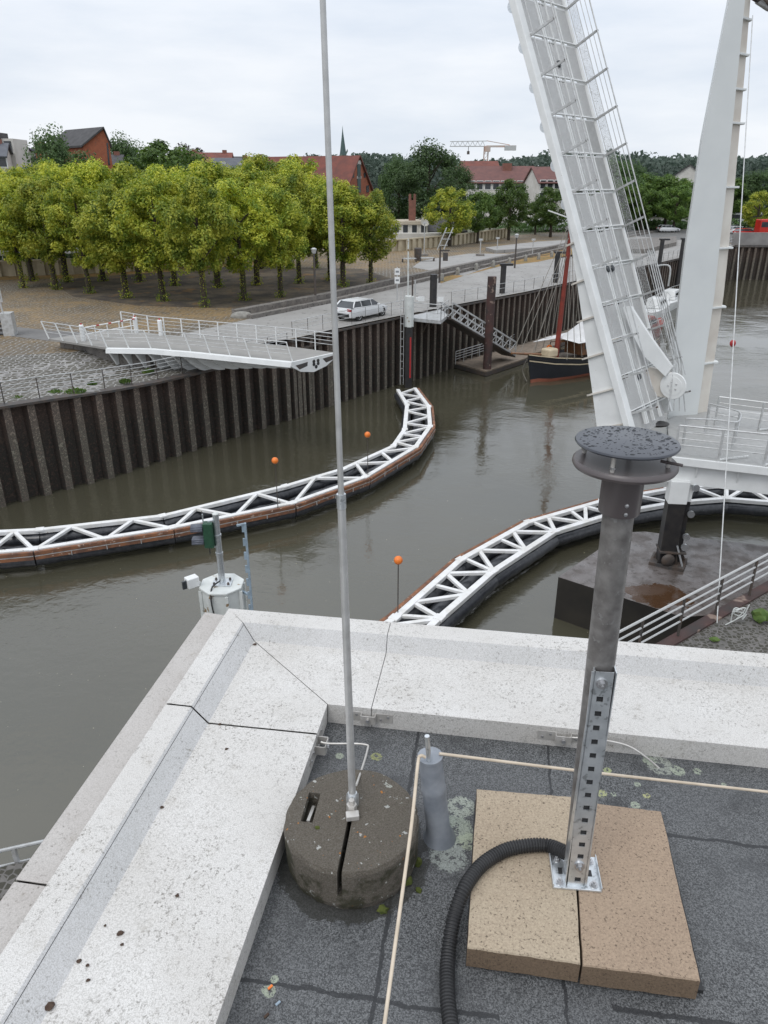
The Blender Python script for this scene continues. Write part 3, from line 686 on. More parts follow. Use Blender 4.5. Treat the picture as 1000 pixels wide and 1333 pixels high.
# vent stub with lead sleeve
vb = P(572, 1090, RZ); vt = D(560, 985, vb.y)
stub = thing('lead_pipe', vb, 'grey lead wrapped pipe stub between the concrete weight and the pavers', 'pipe')
ax = (vt-vb); pr_ = []
pts = [vb-V((0, 0, .01)), vb+V((0, 0, .012)), lerp(vb, vt, .14), lerp(vb, vt, .3), lerp(vb, vt, .6), lerp(vb, vt, .63), lerp(vb, vt, .66), vt]
MB().tube(pts, [.050, .040, .0330, .032, .0315, .0335, .0315, .031], 28).build('sleeve', 'leadgrey', stub, True)
MB().tube([lerp(vb, vt, .985), vt+V((0, 0, .004))], .033, 28).build('cap_ring', 'leadgrey', stub, True)
vp = D(556, 958, vb.y-.02); MB().tube([vt-V((.002, .015, .02)), vp], .0065, 12).build('pin', 'galv', stub, True)

# conductor wires
w0 = D(548, 984, vb.y-.03)
def wire(name, pts, r, label, mat='wire'): return tag(MB().tube(pts, r, 10).build(name, mat, smooth=True), label, 'wire')
def smooth_path(pts, n=8):
    pts = [V(p) for p in pts]; o_ = []
    for i in range(len(pts)-1):
        p0 = pts[max(i-1, 0)]; p1 = pts[i]; p2 = pts[i+1]; p3 = pts[min(i+2, len(pts)-1)]
        for k in range(n):
            t = k/n; o_.append(.5*((2*p1)+(p2-p0)*t+(2*p0-5*p1+4*p2-p3)*t*t+(3*p1-p0-3*p2+p3)*t*t*t))
    return o_+[pts[-1]]
wend = P(499, 1345, RZ+.10)
wire('conductor_wire', smooth_path([w0+V((.012, .0, -.005)), w0, w0+V((-.008, -.015, -.012)), lerp(w0, wend, .3), lerp(w0, wend, .7), wend, wend+(wend-w0)*.15], 6), .0042, 'cream coloured wire dropping from the lead pipe past the concrete weight')
wr0 = D(572, 981, vb.y+.0); wr1 = P(1000, 1031, RZ+.07)
wire('conductor_wire', smooth_path([wr0, lerp(wr0, wr1, .45)-V((0, 0, .003)), wr1, wr1+(wr1-wr0)*.3], 6), .0040, 'cream coloured wire running right from the lead pipe across the felt')
wire('ground_wire', smooth_path([P(418, 966, RZ+.07), P(430, 968, RZ+.07), P(474, 969, RZ+.075), P(478, 978, RZ+.08), P(464, 1022, RZ+.15)], 6), .0032, 'bare metal wire looping from the corner clamp to the lightning rod', 'stainless')
wire('ground_wire', smooth_path([P(742, 960, RZ+.05), P(775, 962, RZ+.06), P(815, 970, RZ+.055), P(840, 985, RZ+.03), P(858, 1000, RZ-.002)], 6), .0032, 'bare metal wire curving from the parapet clamp to the felt right of the mast', 'stainless')

# parapet clamps on the inner coping face (riveted plate + hump)
def clampset(c, dirv, label, hump=.02):
    dirv = V(dirv).normalized(); n_ = V((0, 0, 1)); inward = dirv.cross(n_);
    if inward.dot(Cn*0+V((.4, -.9, 0))) < 0: inward = -inward
    t = thing('parapet_clamp', c, label, 'clamp', 'wire clamps on the parapet')
    A = (dirv, inward, n_)
    for s in (-1, 1):
        MB().box(c+dirv*s*.052+inward*.002, (.056, .0025, .034), ax=A).build('rivet_plate', 'stainless', t, bevel=.001)
        for q in (-.012, .012):
            cc = c+dirv*(s*.052+q)+inward*.0035+n_*(.006 if q > 0 else -.006)
            MB().lathe(cc, [(0.0, 0), (.0045, 0), (.004, .0018), (0, .003)], 10, (dirv, n_, inward)).build('rivet', 'bolt', t)
    mb = MB(); w_ = .032
    mb.box(c+inward*(hump), (.045, .003, w_), ax=A)
    for s in (-1, 1): mb.box(c+dirv*s*.0235+inward*hump*.5, (.003, hump, w_), ax=A)
    mb.build('bracket', 'stainless', t, bevel=.001)
    MB().lathe(c+inward*(hump+.002), [(0, 0), (.007, 0), (.007, .006), (0, .006)], 6, (dirv, n_, inward)).build('bolt', 'bolt', t)
    return t
Rn = V((e1.x, e1.y, 0))
b1 = P(482, 925, RZ+.045); b2 = P(733, 956, RZ+.045); b3 = P(403, 968, RZ+.045)
def onface(p, side):
    if side == 'R': s = spar(p.xy); return Cn+e1*s-fn*.001+V((0, 0, RZ+.042))
    s = tpar(p.xy); return Cn-fn*s+e1*.001+V((0, 0, RZ+.042))
clampset(onface(b1, 'R'), e1, 'steel clamp riveted to the parapet behind the lightning rod')
clampset(onface(b2, 'R'), e1, 'steel clamp riveted to the parapet behind the mast')
clampset(onface(b3, 'L'), fn, 'steel clamp riveted near the inner corner of the left parapet', .035)

# paver slabs, mast
sz = RZ+.075
def slabthing(px, label, mat, dz=0):
    top_ = [P(x, y, sz) for x, y in px]; rr2 = random.Random(len(label)); mb = MB()
    # subdivided outline so the edges can be chipped a little
    ol = []
    for i in range(4):
        a, b = top_[i], top_[(i+1) % 4]
        for k in range(14): ol.append(lerp(a, b, k/14)+V((rr2.uniform(-1, 1)*.0011, rr2.uniform(-1, 1)*.0011, 0)))
    n = len(ol); c = sum(ol, V((0, 0, 0)))/n
    r1 = [c+(p-c)*.992 for p in ol]; r2 = [V((p.x, p.y, sz-.004)) for p in ol]; r3 = [V((p.x, p.y, RZ+.012)) for p in ol]
    mb.v = r1+r2+r3
    mb.f.append(list(range(n))); mb.mi.append(0)
    for q in range(2):
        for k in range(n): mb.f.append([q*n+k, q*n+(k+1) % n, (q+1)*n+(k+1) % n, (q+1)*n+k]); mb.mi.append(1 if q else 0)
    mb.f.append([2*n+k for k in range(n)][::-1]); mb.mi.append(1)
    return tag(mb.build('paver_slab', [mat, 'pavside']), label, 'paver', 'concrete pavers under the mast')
slabthing([(621, 1027), (744, 1037), (756, 1254), (608, 1233)], 'pale tan concrete paver, left of the two under the mast', 'paver')
slabthing([(746, 1042), (861, 1056), (912, 1276), (758.5, 1256)], 'browner concrete paver, right of the two under the mast', 'paver2')
tag(MB().prism([P(x, y, RZ).xy for x, y in [(618, 1045), (862, 1068), (915, 1294), (606, 1255)]], RZ+.001, RZ+.012).build('rubber_mat', 'rubber'), 'thin black rubber mat showing under the two pavers', 'mat')
mz = sz+.0005
mc = P(748, 1137, mz); mX = V((.985, -.10, 0)).normalized(); mY = V((.10, .985, 0)).normalized()
mast = thing('sensor_mast', mc, 'galvanised mast with two dark round discs on top standing on the pavers', 'sensor mast')
def mp_(x, y, z): return mc+mX*(x-.019*z)+mY*y+V((0, 0, z))
mb = MB(); mb.box(mp_(0, 0, .003), (.118, .100, .006), ax=(mX, mY, (0, 0, 1)))
for s in (-1, 1): mb.box(mp_(s*.0575, 0, .010), (.003, .100, .012), ax=(mX, mY, (0, 0, 1)))
bp = mb.build('base_plate', 'galv', mast, bevel=.0012)
for i, (x, y) in enumerate([(-.041, .033), (.041, .033), (-.041, -.035), (.041, -.035)]):
    MB().lathe(mp_(x, y, .006), [(0, 0), (.010, 0), (.010, .002), (.0, .002)], 16).build('washer', 'bolt', bp, True)
    MB().lathe(mp_(x, y, .008), [(0, 0), (.007, 0), (.007, .007), (.004, .0072), (.004, .012), (0, .012)], 6).build('bolt', 'bolt', bp)
for x in (-.036, .036): MB().box(mp_(x, -.001, .0065), (.010, .018, .001), ax=(mX, mY, (0, 0, 1))).build('slot', 'rubber', bp)
rtop = D(780, 868, mc.y-.02).z-mc.z
# channel rail: front web with square holes + two flanges with lips
hole = .014; pitch = .0385; W_ = .046; zz = .03
web = MB(); z = 0.006
def wq(x0, x1, z0, z1): web.hexa([mp_(x0, -.041, z0), mp_(x1, -.041, z0), mp_(x1, -.0385, z0), mp_(x0, -.0385, z0), mp_(x0, -.041, z1), mp_(x1, -.041, z1), mp_(x1, -.0385, z1), mp_(x0, -.0385, z1)])
holes = []
zc = .028
while zc < rtop-.05: holes.append(zc); zc += pitch
prev = .006
for hz in holes: holes
wq(-W_/2, -hole/2, .006, rtop); wq(hole/2, W_/2, .006, rtop)
for hz in holes: wq(-hole/2, hole/2, prev, hz-hole/2); prev = hz+hole/2
wq(-hole/2, hole/2, prev, rtop)
for s in (-1, 1): web.box(mp_(s*(W_/2-.001), -.022, rtop/2+.003), (.0025, .038, rtop-.006), ax=(mX, mY, (0, 0, 1)))
web.build('channel_rail', 'galv', mast)
MB().box(mp_(0, -.036, rtop/2), (W_-.008, .002, rtop-.02), ax=(mX, mY, (0, 0, 1))).build('channel_back', 'rubber', mast)
for hz in (rtop-.028, .075):
    MB().lathe(mp_(0, -.041, hz), [(0, 0), (.0125, 0), (.0125, .003), (.0, .003)], 16, (mX, (0, 0, 1), -mY)).build('washer', 'bolt', mast, True)
    MB().lathe(mp_(0, -.044, hz), [(0, 0), (.0085, 0), (.0085, .008), (.004, .008), (.004, .014), (0, .014)], 6, (mX, (0, 0, 1), -mY)).build('bolt', 'bolt', mast)
ptop = D(811, 650, mc.y).z-mc.z; offx = .0
MB().tube([mp_(.002, 0, .02), mp_(.002, 0, ptop)], .0300, 32).build('pole', 'pipe', mast, True)
ctop = D(811, 629, mc.y).z-mc.z; cbot = D(811, 666, mc.y).z-mc.z; ll = D(815, 604, mc.y).z-mc.z; ul = D(818, 576, mc.y).z-mc.z
MB().lathe(mp_(.002, 0, cbot), [(.030, 0), (.0385, 0), (.0395, .002), (.0395, ll-cbot-.006), (.05, ll-cbot-.003), (.0, ll-cbot-.002)], 40).build('collar', 'umber', mast, True)
ld = MB().lathe(mp_(.002, 0, ll-.004), [(.0, -.002), (.03, -.002), (.087, .001), (.092, .0), (.0945, .004), (.094, .009), (.090, .0115), (.087, .009), (.04, .006), (0, .006)], 72).build('lower_disc', 'slate', mast, True)
MB().lathe(mp_(.002, 0, ll-.004), [(.0875, .0115), (.0925, .0125), (.0965, .009), (.0975, .004), (.0945, -.0015), (.089, -.003), (.0875, 0)], 72).build('disc_rim', 'umber', mast, True)
MB().lathe(mp_(.002, 0, ul-.003), [(.0, -.001), (.089, -.001), (.0935, 0), (.0955, .003), (.0940, .006), (.089, .0072), (0, .0085)], 72).build('upper_disc', 'slate', mast, True)
for k, a in enumerate((-2.05, -.42, 1.25, 2.7)):
    q = mp_(.002+.078*cos(a), .078*sin(a), ll+.002)
    MB().tube([q, q+V((0, 0, ul-ll-.004))], .0042, 12).build('spacer', 'stainless', mast, True)
    MB().lathe(q+V((0, 0, .012)), [(0, 0), (.0065, 0), (.0065, .004), (0, .004)], 6).build('spacer_nut', 'bolt', mast)
MB().tube([mp_(.06, -.03, ll+.018), mp_(.092, -.055, ll+.02)], .003, 8).build('stop_pin', 'umber', mast)
for zz_ in (.03, .012):
    a = -1.45; q = mp_(.002+.0395*cos(a), .0395*sin(a), cbot+zz_-.002)
    MB().lathe(q, [(0, -.001), (.0042, -.001), (.004, .001), (0, .002)], 12, (V((-sin(a), cos(a), 0)), (0, 0, 1), V((cos(a), sin(a), 0)))).build('screw', 'bolt', mast, True)
# drops of rain lying on the discs
rn = random.Random(11); dr = MB(); cnt = 0
while cnt < 330:
    a = rn.random()*2*pi; r = .088*sqrt(rn.random()); s = rn.choice((.0006, .0009, .0009, .0012, .0015, .0019))
    if rn.random() < .05: s = .0032
    c = mp_(.002+r*cos(a), r*sin(a), ul+.0053-r*.010); dr.sphere(c, s, 8, 4, (1.3+rn.random()*.5, 1.0, .45)); cnt += 1
for k in range(26):
    a = rn.uniform(-pi, 0); r = rn.uniform(.055, .09); c = mp_(.002+r*cos(a), r*sin(a), ll+.004); dr.sphere(c, rn.choice((.002, .003, .004)), 10, 4, (1.6, 1, .35))
o = dr.build('rain_drops', 'drop', mast, True); o['kind'] = 'stuff'

# corrugated hose
hp = smooth_path([mp_(-.012, .014, .045), P(715, 1101, sz+.020), P(685, 1101, sz+.0185), P(655, 1108, sz+.0185), P(625, 1128, sz+.0185), P(603, 1160, sz+.014), P(590, 1200, RZ+.055), P(583, 1250, RZ+.022), P(583, 1300, RZ+.018), P(588, 1345, RZ+.018), P(590, 1380, RZ+.018)], 10)
hr = resample(hp, .0019); rads = [(.0180, .0176, .0150, .0150)[i % 4] for i in range(len(hr))]
tag(MB().tube(hr, rads, 16).build('corrugated_hose', 'rubber'), 'black corrugated cable hose curving over the pale paver from the mast foot', 'hose')

# ------------------------------------------------------------ signal dolphin by the building
def octa(c, r, z0, z1, n=8, ph=pi/8): return [V((c[0]+r*cos(2*pi*k/n+ph), c[1]+r*sin(2*pi*k/n+ph))) for k in range(n)]
pc = D(289, 762, 18.5); pr0 = .60
dol = thing('signal_pillar', (pc.x, pc.y, 0), 'octagonal white steel pillar beside the roof corner with peeling rusty top', 'pillar')
MB().prism(octa(pc, pr0, 0, 0), -1, pc.z).build('shaft', 'dolphin', dol, bevel=.02)
MB().prism(octa(pc, pr0+.05, 0, 0), pc.z+.002, pc.z+.07).build('top_plate', 'dolphin', dol, bevel=.02)
for k in range(8):
    a = 2*pi*k/8+pi/8; q = V((pc.x+(pr0+.02)*cos(a), pc.y+(pr0+.02)*sin(a), 0)); MB().bar((q.x, q.y, -1), (q.x, q.y, pc.z-.05), .09).build('corner_strip', 'dolphin', dol)
fl = D(250, 757, 18.3); flood = thing('flood_light', fl, 'small white floodlight on a bracket at the left of the white pillar', 'floodlight')
MB().box(fl, (.34, .26, .30), rz=.7).build('lamp_housing', 'white', flood, bevel=.02)
MB().box(fl+V((-.14, -.12, -.03)), (.22, .06, .24), rz=.7).build('lamp_lens', 'glass', flood)
MB().bar(fl, (pc.x-.62, pc.y, fl.z-.15), .07).build('bracket', 'white', flood)
sp0 = V((pc.x+.02, pc.y, pc.z+.07)); spt = D(285, 669, 18.5)
sig = thing('signal_light', sp0, 'green two lamp signal on a grey pole on top of the white pillar', 'signal')
MB().tube([sp0, (sp0.x, sp0.y, spt.z)], [.095, .085], 14).build('pole', 'galv', sig, True)
MB().box(sp0+V((0, 0, .02)), (.55, .42, .04)).build('foot_plate', 'galv', sig, bevel=.01)
for x in (-.2, .2):
    for y in (-.14, .14): MB().lathe(sp0+V((x, y, .04)), [(0, 0), (.04, 0), (.03, .06), (0, .06)], 6).build('bolt', 'darksteel', sig)
MB().sphere(V((sp0.x, sp0.y, spt.z)), .09, 12, 6, (1, 1, .5)).build('cap', 'dolphin', sig, True)
for z0, z1 in ((.9, 1.0), (1.5, 1.56)): MB().tube([sp0+V((0, 0, z0)), sp0+V((0, 0, z1))], .105, 14).build('band', 'galv', sig, True)
hx = D(272, 696, 18.4)
hd = MB().box(hx, (.26, .24, .74)).build('housing', 'green', sig, bevel=.02)
for zz_ in (.19, -.19):
    mb = MB(); Rv = .14
    for k in range(9):
        a0 = -pi*.1+pi*1.2*k/9; a1 = -pi*.1+pi*1.2*(k+1)/9
        q = [hx+V((-.13, Rv*cos(a0), zz_+Rv*sin(a0))), hx+V((-.13, Rv*cos(a1), zz_+Rv*sin(a1))), hx+V((-.46, Rv*cos(a1), zz_+Rv*sin(a1)-.02)), hx+V((-.46, Rv*cos(a0), zz_+Rv*sin(a0)-.02))]
        mb.add(q, [(0, 1, 2, 3)])
    v_ = mb.build('visor', 'signalgrey', hd, True); md = v_.modifiers.new('s', 'SOLIDIFY'); md.thickness = .015
    MB().lathe(hx+V((-.135, 0, zz_)), [(0, 0), (.115, 0), (.1, .03), (0, .04)], 16, ((0, 1, 0), (0, 0, 1), (-1, 0, 0))).build('lens', 'glass', hd, True)
for zz_ in (.39, -.39):
    MB().bar(hx+V((0, 0, zz_)), V((sp0.x, sp0.y, hx.z+zz_)), .05).build('bracket_arm', 'galv', sig)
MB().tube([hx+V((-.12, 0, .37)), hx+V((-.12, 0, .62))], .02, 6).build('whip', 'galv', sig); MB().tube([hx+V((-.02, 0, -.37)), hx+V((-.02, 0, -.6))], .015, 6).build('cable_end', 'rubber', sig)
MB().tube(smooth_path([sp0+V((-.05, -.1, .12)), sp0+V((-.22, -.35, .05)), sp0+V((-.2, -.66, -.2)), sp0+V((-.14, -.67, -.75))], 6), .022, 8).build('cable', 'rubber', sig, True)
lt = D(319, 681, 18.2); lbm = V((lt.x, lt.y, 0)); lad = thing('ladder_rail', lbm, 'blue grey notched ladder rail rising from water beside the white pillar', 'ladder')
MB().bar(lbm, lt, .09, .05).build('rail', 'bluegrey', lad)
for k in range(16): MB().box(V((lt.x-.05, lt.y, lt.z-.15-k*.42)), (.09, .05, .22)).build('rung', 'bluegrey', lad)
MB().bar(lt-V((0, 0, .02)), lt+V((-.22, -.05, -.05)), .05).build('hook', 'bluegrey', lad)
MB().bar(V((pc.x+.5, pc.y, 4.3)), V((lt.x, lt.y, 4.3)), .06).build('stay', 'bluegrey', lad)

# ------------------------------------------------------------ floating booms
def boom(name, inner, outer, z, label, timber_side, nfloat=True, bays=3, cap_start=False):
    """inner / outer: lists of XY pairs (same count): chords of the top truss; kinks = segment joints"""
    t = thing(name, (inner[0][0], inner[0][1], 0), label, 'floating boom')
    n = len(inner)
    for i in range(n-1):
        a, b = V((*inner[i], z)), V((*inner[i+1], z)); c, d = V((*outer[i], z)), V((*outer[i+1], z))
        tr = MB(); tr.bar(a, b, .26, .18); tr.bar(c, d, .26, .18)
        L_ = (b-a).length; nb = bays if isinstance(bays, int) else bays[i]
        for k in range(nb):
            t0, t1, tm = k/nb, (k+1)/nb, (k+.5)/nb
            tr.bar(lerp(a, b, tm), lerp(c, d, t0+.02/nb), .17, .13); tr.bar(lerp(a, b, tm), lerp(c, d, t1-.02/nb), .17, .13)
            if timber_side == 'inner': tr.bar(lerp(a, b, t0+.1/nb), lerp(c, d, t0+.02/nb), .15, .11)
        fr = tr.build('truss_frame', 'boomwhite', t, bevel=.012)
        for q in (a, c): MB().box(q+V((0, 0, .06)), (.36, .36, .10), rz=atan2((b-a).y, (b-a).x)).build('hinge_plate', 'boomwhite', t, bevel=.02)
        dz = V((0, 0, -.42)); fl = MB()
        for p, q in ((a, b), (c, d)):
            m_ = (a-c).normalized()*(-.28 if p is a else .28)*0; pts = resample([p+dz, q+dz], .5)
            fl.tube(pts, [.30+.015*((k % 2)*2-1) for k in range(len(pts))], 14)
        m1 = (a+c)/2; m2 = (b+d)/2; pts = resample([lerp(m1, m2, .02)+V((0, 0, -.62)), lerp(m1, m2, .98)+V((0, 0, -.62))], .5)
        fl.tube(pts, [.38+.02*((k % 2)*2-1) for k in range(len(pts))], 14)
        fl.build('float_tube', 'float', t, True)
        s, e = (c, d) if timber_side == 'outer' else (a, b); oth = a if timber_side == 'outer' else c
        nrm_ = (s-oth); nrm_ = (nrm_-(e-s).normalized()*nrm_.dot((e-s).normalized())).normalized()
        pl = MB()
        for hz, wd in ((-.03, .16), (-.23, .16)): pl.bar(s+nrm_*.26+V((0, 0, hz)), e+nrm_*.26+V((0, 0, hz)), .15, wd)
        pl.build('fender_plank', 'timber', t, bevel=.01)
        hw = MB(); hw.bar(s+nrm_*.28+V((0, 0, -.135)), e+nrm_*.28+V((0, 0, -.13)), .12, .03)
        for k in range(1, max(2, int((e-s).length/1.2))): q = lerp(s, e, k/int(max(2, (e-s).length/1.2))); hw.box(q+nrm_*.345+V((0, 0, -.22)), (.03, .05, .22), rz=atan2((e-s).y, (e-s).x))
        hw.build('fender_strap', 'galvr', t)
    return t
Zb = .95
def PW(x, y, z=Zb): return tuple(P(x, y, z).xy)
boom('floating_boom', [PW(*q) for q in [(-150, 701), (52, 691), (212, 673), (372, 634), (446, 612), (512, 582), (527, 560), (530, 528), (518, 508)]],
     [PW(*q) for q in [(-150, 733), (45, 716), (225, 688), (381, 656), (476, 622), (541, 583), (560, 556), (558, 530), (540, 506)]], Zb,
     'left floating boom with white truss and rust brown fender planks curving to the far pile', 'outer', bays=[3, 2, 2, 1, 2, 2, 2, 2])
boom('floating_boom', [PW(*q) for q in [(450, 850), (514, 806), (600, 730), (688, 681), (785, 653), (870, 638), (940, 632), (1070, 640)]],
     [PW(*q) for q in [(500, 872), (572, 806), (642, 745), (722, 693), (800, 669), (880, 655), (945, 650), (1070, 660)]], Zb,
     'right floating boom with white truss and black float tube curving past the bridge pier', 'inner', bays=[2, 2, 2, 2, 1, 1, 2])

def marker(base, top, lb):
    t = thing('ball_marker', base, lb, 'marker', 'orange ball markers')
    MB().tube([base, top], .02, 8).build('pole', 'darksteel', t)
    MB().sphere(top+V((0, 0, .13)), .155, 18, 12).build('ball', 'orange', t, True)
marker(P(518, 800, Zb), P(518, 800, Zb)+V((0, 0, 2.05)), 'orange ball marker on a pole at the near end of the right boom')
def marker_at(px, pyb, pyt, lb):
    b = P(px, pyb, Zb); tp = D(px-.5, pyt+3, b.y); marker(b, V((b.x, b.y, tp.z)), lb)
marker_at(362, 662, 600, 'orange ball marker over the left boom, nearer the left quay wall')
marker_at(479, 620, 566, 'orange ball marker over the left boom, nearer its bend')

# dolphin pile at the far end of the left boom
def pile(name, foot, z1, r, label, mat='rustpost', n=16): return tag(MB().tube([(foot[0], foot[1], -1), (foot[0], foot[1], z1)], r, n).build(name, mat, smooth=True), label, 'mooring pile')
dp = V((1.95, 58.4)); ft = thing('dolphin_pile', (*dp, 0), 'square black guide pile with tall white sleeve at the far end of the left boom', 'pile')
MB().box((dp.x, dp.y, 2.3), (.56, .56, 5.0)).build('pile_shaft', 'black', ft)
MB().box((dp.x+.12, dp.y-.30, 2.4), (.12, .03, 3.2)).build('rust_stripe', 'red', ft)
MB().prism(octa(dp, .38, 0, 0), 4.75, 7.1).build('sleeve', 'dolphin', ft, bevel=.05)
for k in range(11): MB().box((dp.x-.52, dp.y-.40, 1.0+k*.58), (.24, .04, .04)).build('rung', 'galvr', ft)
for x in (-.66, -.42): MB().bar((dp.x+x, dp.y-.4, .3), (dp.x+x, dp.y-.4, 7.6), .04).build('ladder_rail', 'galvr', ft)
MB().tube([(dp.x-.1, dp.y, 7.1), (dp.x-.15, dp.y, 11.2)], [.07, .05], 10).build('flagpole', 'dolphin', ft, True)
MB().box((dp.x+.22, dp.y, 7.8), (.12, .14, 1.4)).build('signal_case', 'darksteel', ft); MB().box((dp.x+.42, dp.y, 7.7), (.10, .12, 1.1)).build('antenna_box', 'galvr', ft)
MB().box((dp.x+.62, dp.y-.2, 6.9), (.28, .2, .18)).build('camera_box', 'white', ft)

pile('mooring_pile', (4.1, 63.6), D(563, 357, 63.6).z, .30, 'thick black mooring pile at the quay edge behind the gangway platform', 'black')
pile('mooring_pile', (8.78, 62.6), D(641, 360, 62.6).z, .36, 'tall rusty mooring pile standing in water at the pontoon')
for (x, y, Y, ht, lb) in ((653, 383, 0, 2.6, 'dark T topped mooring pile on quay behind the rusty pile'), (722, 369, 0, 3.0, 'dark T topped mooring pile left of the red ship mast'), (857, 345, 0, 3.0, 'dark T topped mooring pile seen through the raised bridge railing'), (885, 338, 0, 2.6, 'dark mooring pile just left of the white bridge pylon')):
    p = P(x, y, QT); pl = thing('quay_bollard_pile', (p.x, p.y, QT-3), lb, 'mooring pile', 'T topped mooring piles')
    MB().tube([(p.x, p.y-.3, 2), (p.x, p.y-.3, QT+ht)],   .26, 14).build('shaft', 'black', pl, True); MB().box((p.x+.25, p.y-.3, QT+ht+.1), (1.2, .5, .2)).build('cap', 'black', pl)

# ------------------------------------------------------------ platform, gangway, pontoon
g0 = P(542, 410, QT-.1); gp = thing('gangway_platform', g0, 'small steel platform with railing hung on the quay wall beside the white sleeve pile', 'platform')
pf = [P(x, y, QT) for x, y in [(538, 414), (574, 417.5), (583, 410), (572, 402), (541, 404)]]
MB().slab(pf, (0, 0, -.25)).build('deck', 'galvr', gp)
for a, b in (((560, 412), (545, 415)), ((572, 410), (552, 411))): MB().bar(P(a[0], a[1], QT-.3), P(b[0], b[1]+27, 3.1), .14).build('brace', 'ridge', gp)
railing('r', [pf[0]+V((0, 0, .02)), pf[1]+V((0, 0, .02))], 1.15, 1.0, 3, '', 'galvr', .035, .022, parent=gp)
railing('r', [pf[1]+V((0, 0, .02)), pf[2]+V((0, 0, .02))], 1.15, 1.2, 3, '', 'galvr', .035, .022, parent=gp)
for x, y in ((548, 409), (573, 410)): q = P(x, y, QT); MB().box(q+V((0, 0, 1.2)), (.5, .04, .38)).build('notice_board', 'white', gp)
ga = P(652, 411, QT-.1); gb = P(662, 461, .95); gang = thing('gangway', ga, 'steel truss gangway sloping from the quay platform down to the pontoon', 'gangway')
ga = P(579, 412, QT-.1); dG = (gb-ga).normalized(); sG = dG.cross(V((0, 0, 1))).normalized()*.75
mb = MB(); mb.slab([ga-sG, ga+sG, gb+sG, gb-sG], (0, 0, -.18)); mb.build('gangway_deck', 'darksteel', gang)
for s in (-1, 1):
    tr = MB(); a = ga+sG*s; b = gb+sG*s; up = V((0, 0, 1.15)); nb = 9
    tr.bar(a, b, .12); tr.bar(a+up, b+up, .12)
    for k in range(nb+1):
        p = lerp(a, b, k/nb); tr.bar(p, p+up, .07)
        if k < nb: tr.bar(p, lerp(a, b, (k+1)/nb)+up, .05); tr.bar(lerp(a, b, k/nb)+up*.5, lerp(a, b, (k+1)/nb)+up*.5, .035)
    tr.build('side_truss', 'galvr', gang)
pt = [P(x, y, .5) for x, y in [(592, 472), (633, 483), (682, 467), (760, 432), (748, 424), (690, 438), (650, 449), (610, 462)]]
pon = thing('pontoon', pt[0], 'weathered brown floating landing stage at the foot of the gangway', 'pontoon')
MB().slab(pt, (0, 0, -.12)).build('deck', 'deckwood', pon); MB().slab([p+V((0, 0, -.125)) for p in pt], (0, 0, -.34)).build('hull', 'darksteel', pon)
railing('r', [P(593, 474, .5), P(634, 461, .5)], 1.1, 1.3, 4, '', 'galvr', .035, .022, parent=pon); railing('r', [P(664, 453, .5), P(703, 430, .5)], 1.1, 2.2, 4, '', 'galvr', .04, .025, parent=pon)

# ------------------------------------------------------------ ships
def hullmesh(t, c, d, Ln, B, stations, mats):
    """stations: (s, halfwidth factor, keel z, deck z) with s 0=bow waterline..1=stern; returns function to place points"""
    sdv = V((d.y, -d.x, 0))
    def pt_(s, y, z): return c+d*(s*Ln)+sdv*y+V((0, 0, z))
    return pt_
bow = V((12.0, 59.7, 0)); hd_ = V((.80, .60, 0)).normalized(); SL = 15.5
ship = thing('sailing_ship', bow, 'black hulled old sailing ship with red mast and white awning moored at pontoon', 'sailing ship')
pt_ = hullmesh(ship, bow, hd_, SL, 4.2, None, None)
st_ = [(-.035, .06, 2.35), (.02, .45, 2.2), (.10, 1.15, 2.02), (.25, 1.85, 1.78), (.45, 2.1, 1.62), (.65, 2.1, 1.6), (.85, 1.75, 1.75), (1.0, 1.1, 2.0)]
def loft(z0f, z1f, w0f, w1f, name, mat, over=0):
    mb = MB(); n = len(st_)
    for side in (-1, 1):
        b = len(mb.v)
        for (s, w_, h_) in st_:
            zs = [z0f(h_)*(1-k/5)+z1f(h_)*(k/5) for k in range(6)]
            for z in zs:
                u = max(0, min(1, z/h_)); ws = (w_*(.55+.45*u**.6))*(1 if s > .05 else (.3+.7*u)); so_ = s + (.03*(1-u) if s < .1 else 0)*1.2
                mb.v.append(pt_(so_, side*(ws+over), z))
        for i in range(n-1):
            for k in range(5): mb.f.append([b+i*6+k, b+(i+1)*6+k, b+(i+1)*6+k+1, b+i*6+k+1]); mb.mi.append(0)
    return mb.build(name, mat, ship, True, fixn=True)
loft(lambda h: -.3, lambda h: .28, 0, 0, 'waterline_band', 'hullred'); loft(lambda h: .28, lambda h: h, 0, 0, 'hull', 'hull')
loft(lambda h: h-.52, lambda h: h-.42, 0, 0, 'rub_rail', 'creamtrim', .05); loft(lambda h: h+.0, lambda h: h+.07, 0, 0, 'gunwale', 'creamtrim', .04)
mb = MB(); n = len(st_)
for (s, w_, h_) in st_: mb.v += [pt_(s, -w_*.97, h_-.25), pt_(s, w_*.97, h_-.25)]
for i in range(n-1): mb.f.append([2*i, 2*i+1, 2*i+3, 2*i+2]); mb.mi.append(0)
mb.build('deck', 'deckwood', ship)
MB().tube([pt_(.06, 0, 2.2), pt_(-.16, 0, 2.75)], [.13, .08], 10).build('bowsprit', 'wood', ship, True)
MB().box(pt_(.43, 0, 2.3), (3.4, 1.9, 1.1), rz=atan2(hd_.y, hd_.x)).build('deckhouse', 'wood', ship, bevel=.05)
for k in range(3):
    for s in (-1, 1): MB().box(pt_(.36+k*.07, s*.96, 2.5), (.6, .04, .5), rz=atan2(hd_.y, hd_.x)).build('pane', 'glass', ship)
MB().box(pt_(.13, 0, 2.25), (1.1, 1.0, .7), rz=atan2(hd_.y, hd_.x)).build('forward_hatch', 'creamtrim', ship, bevel=.15)
ring = MB(); cc = pt_(.165, -.55, 2.35)
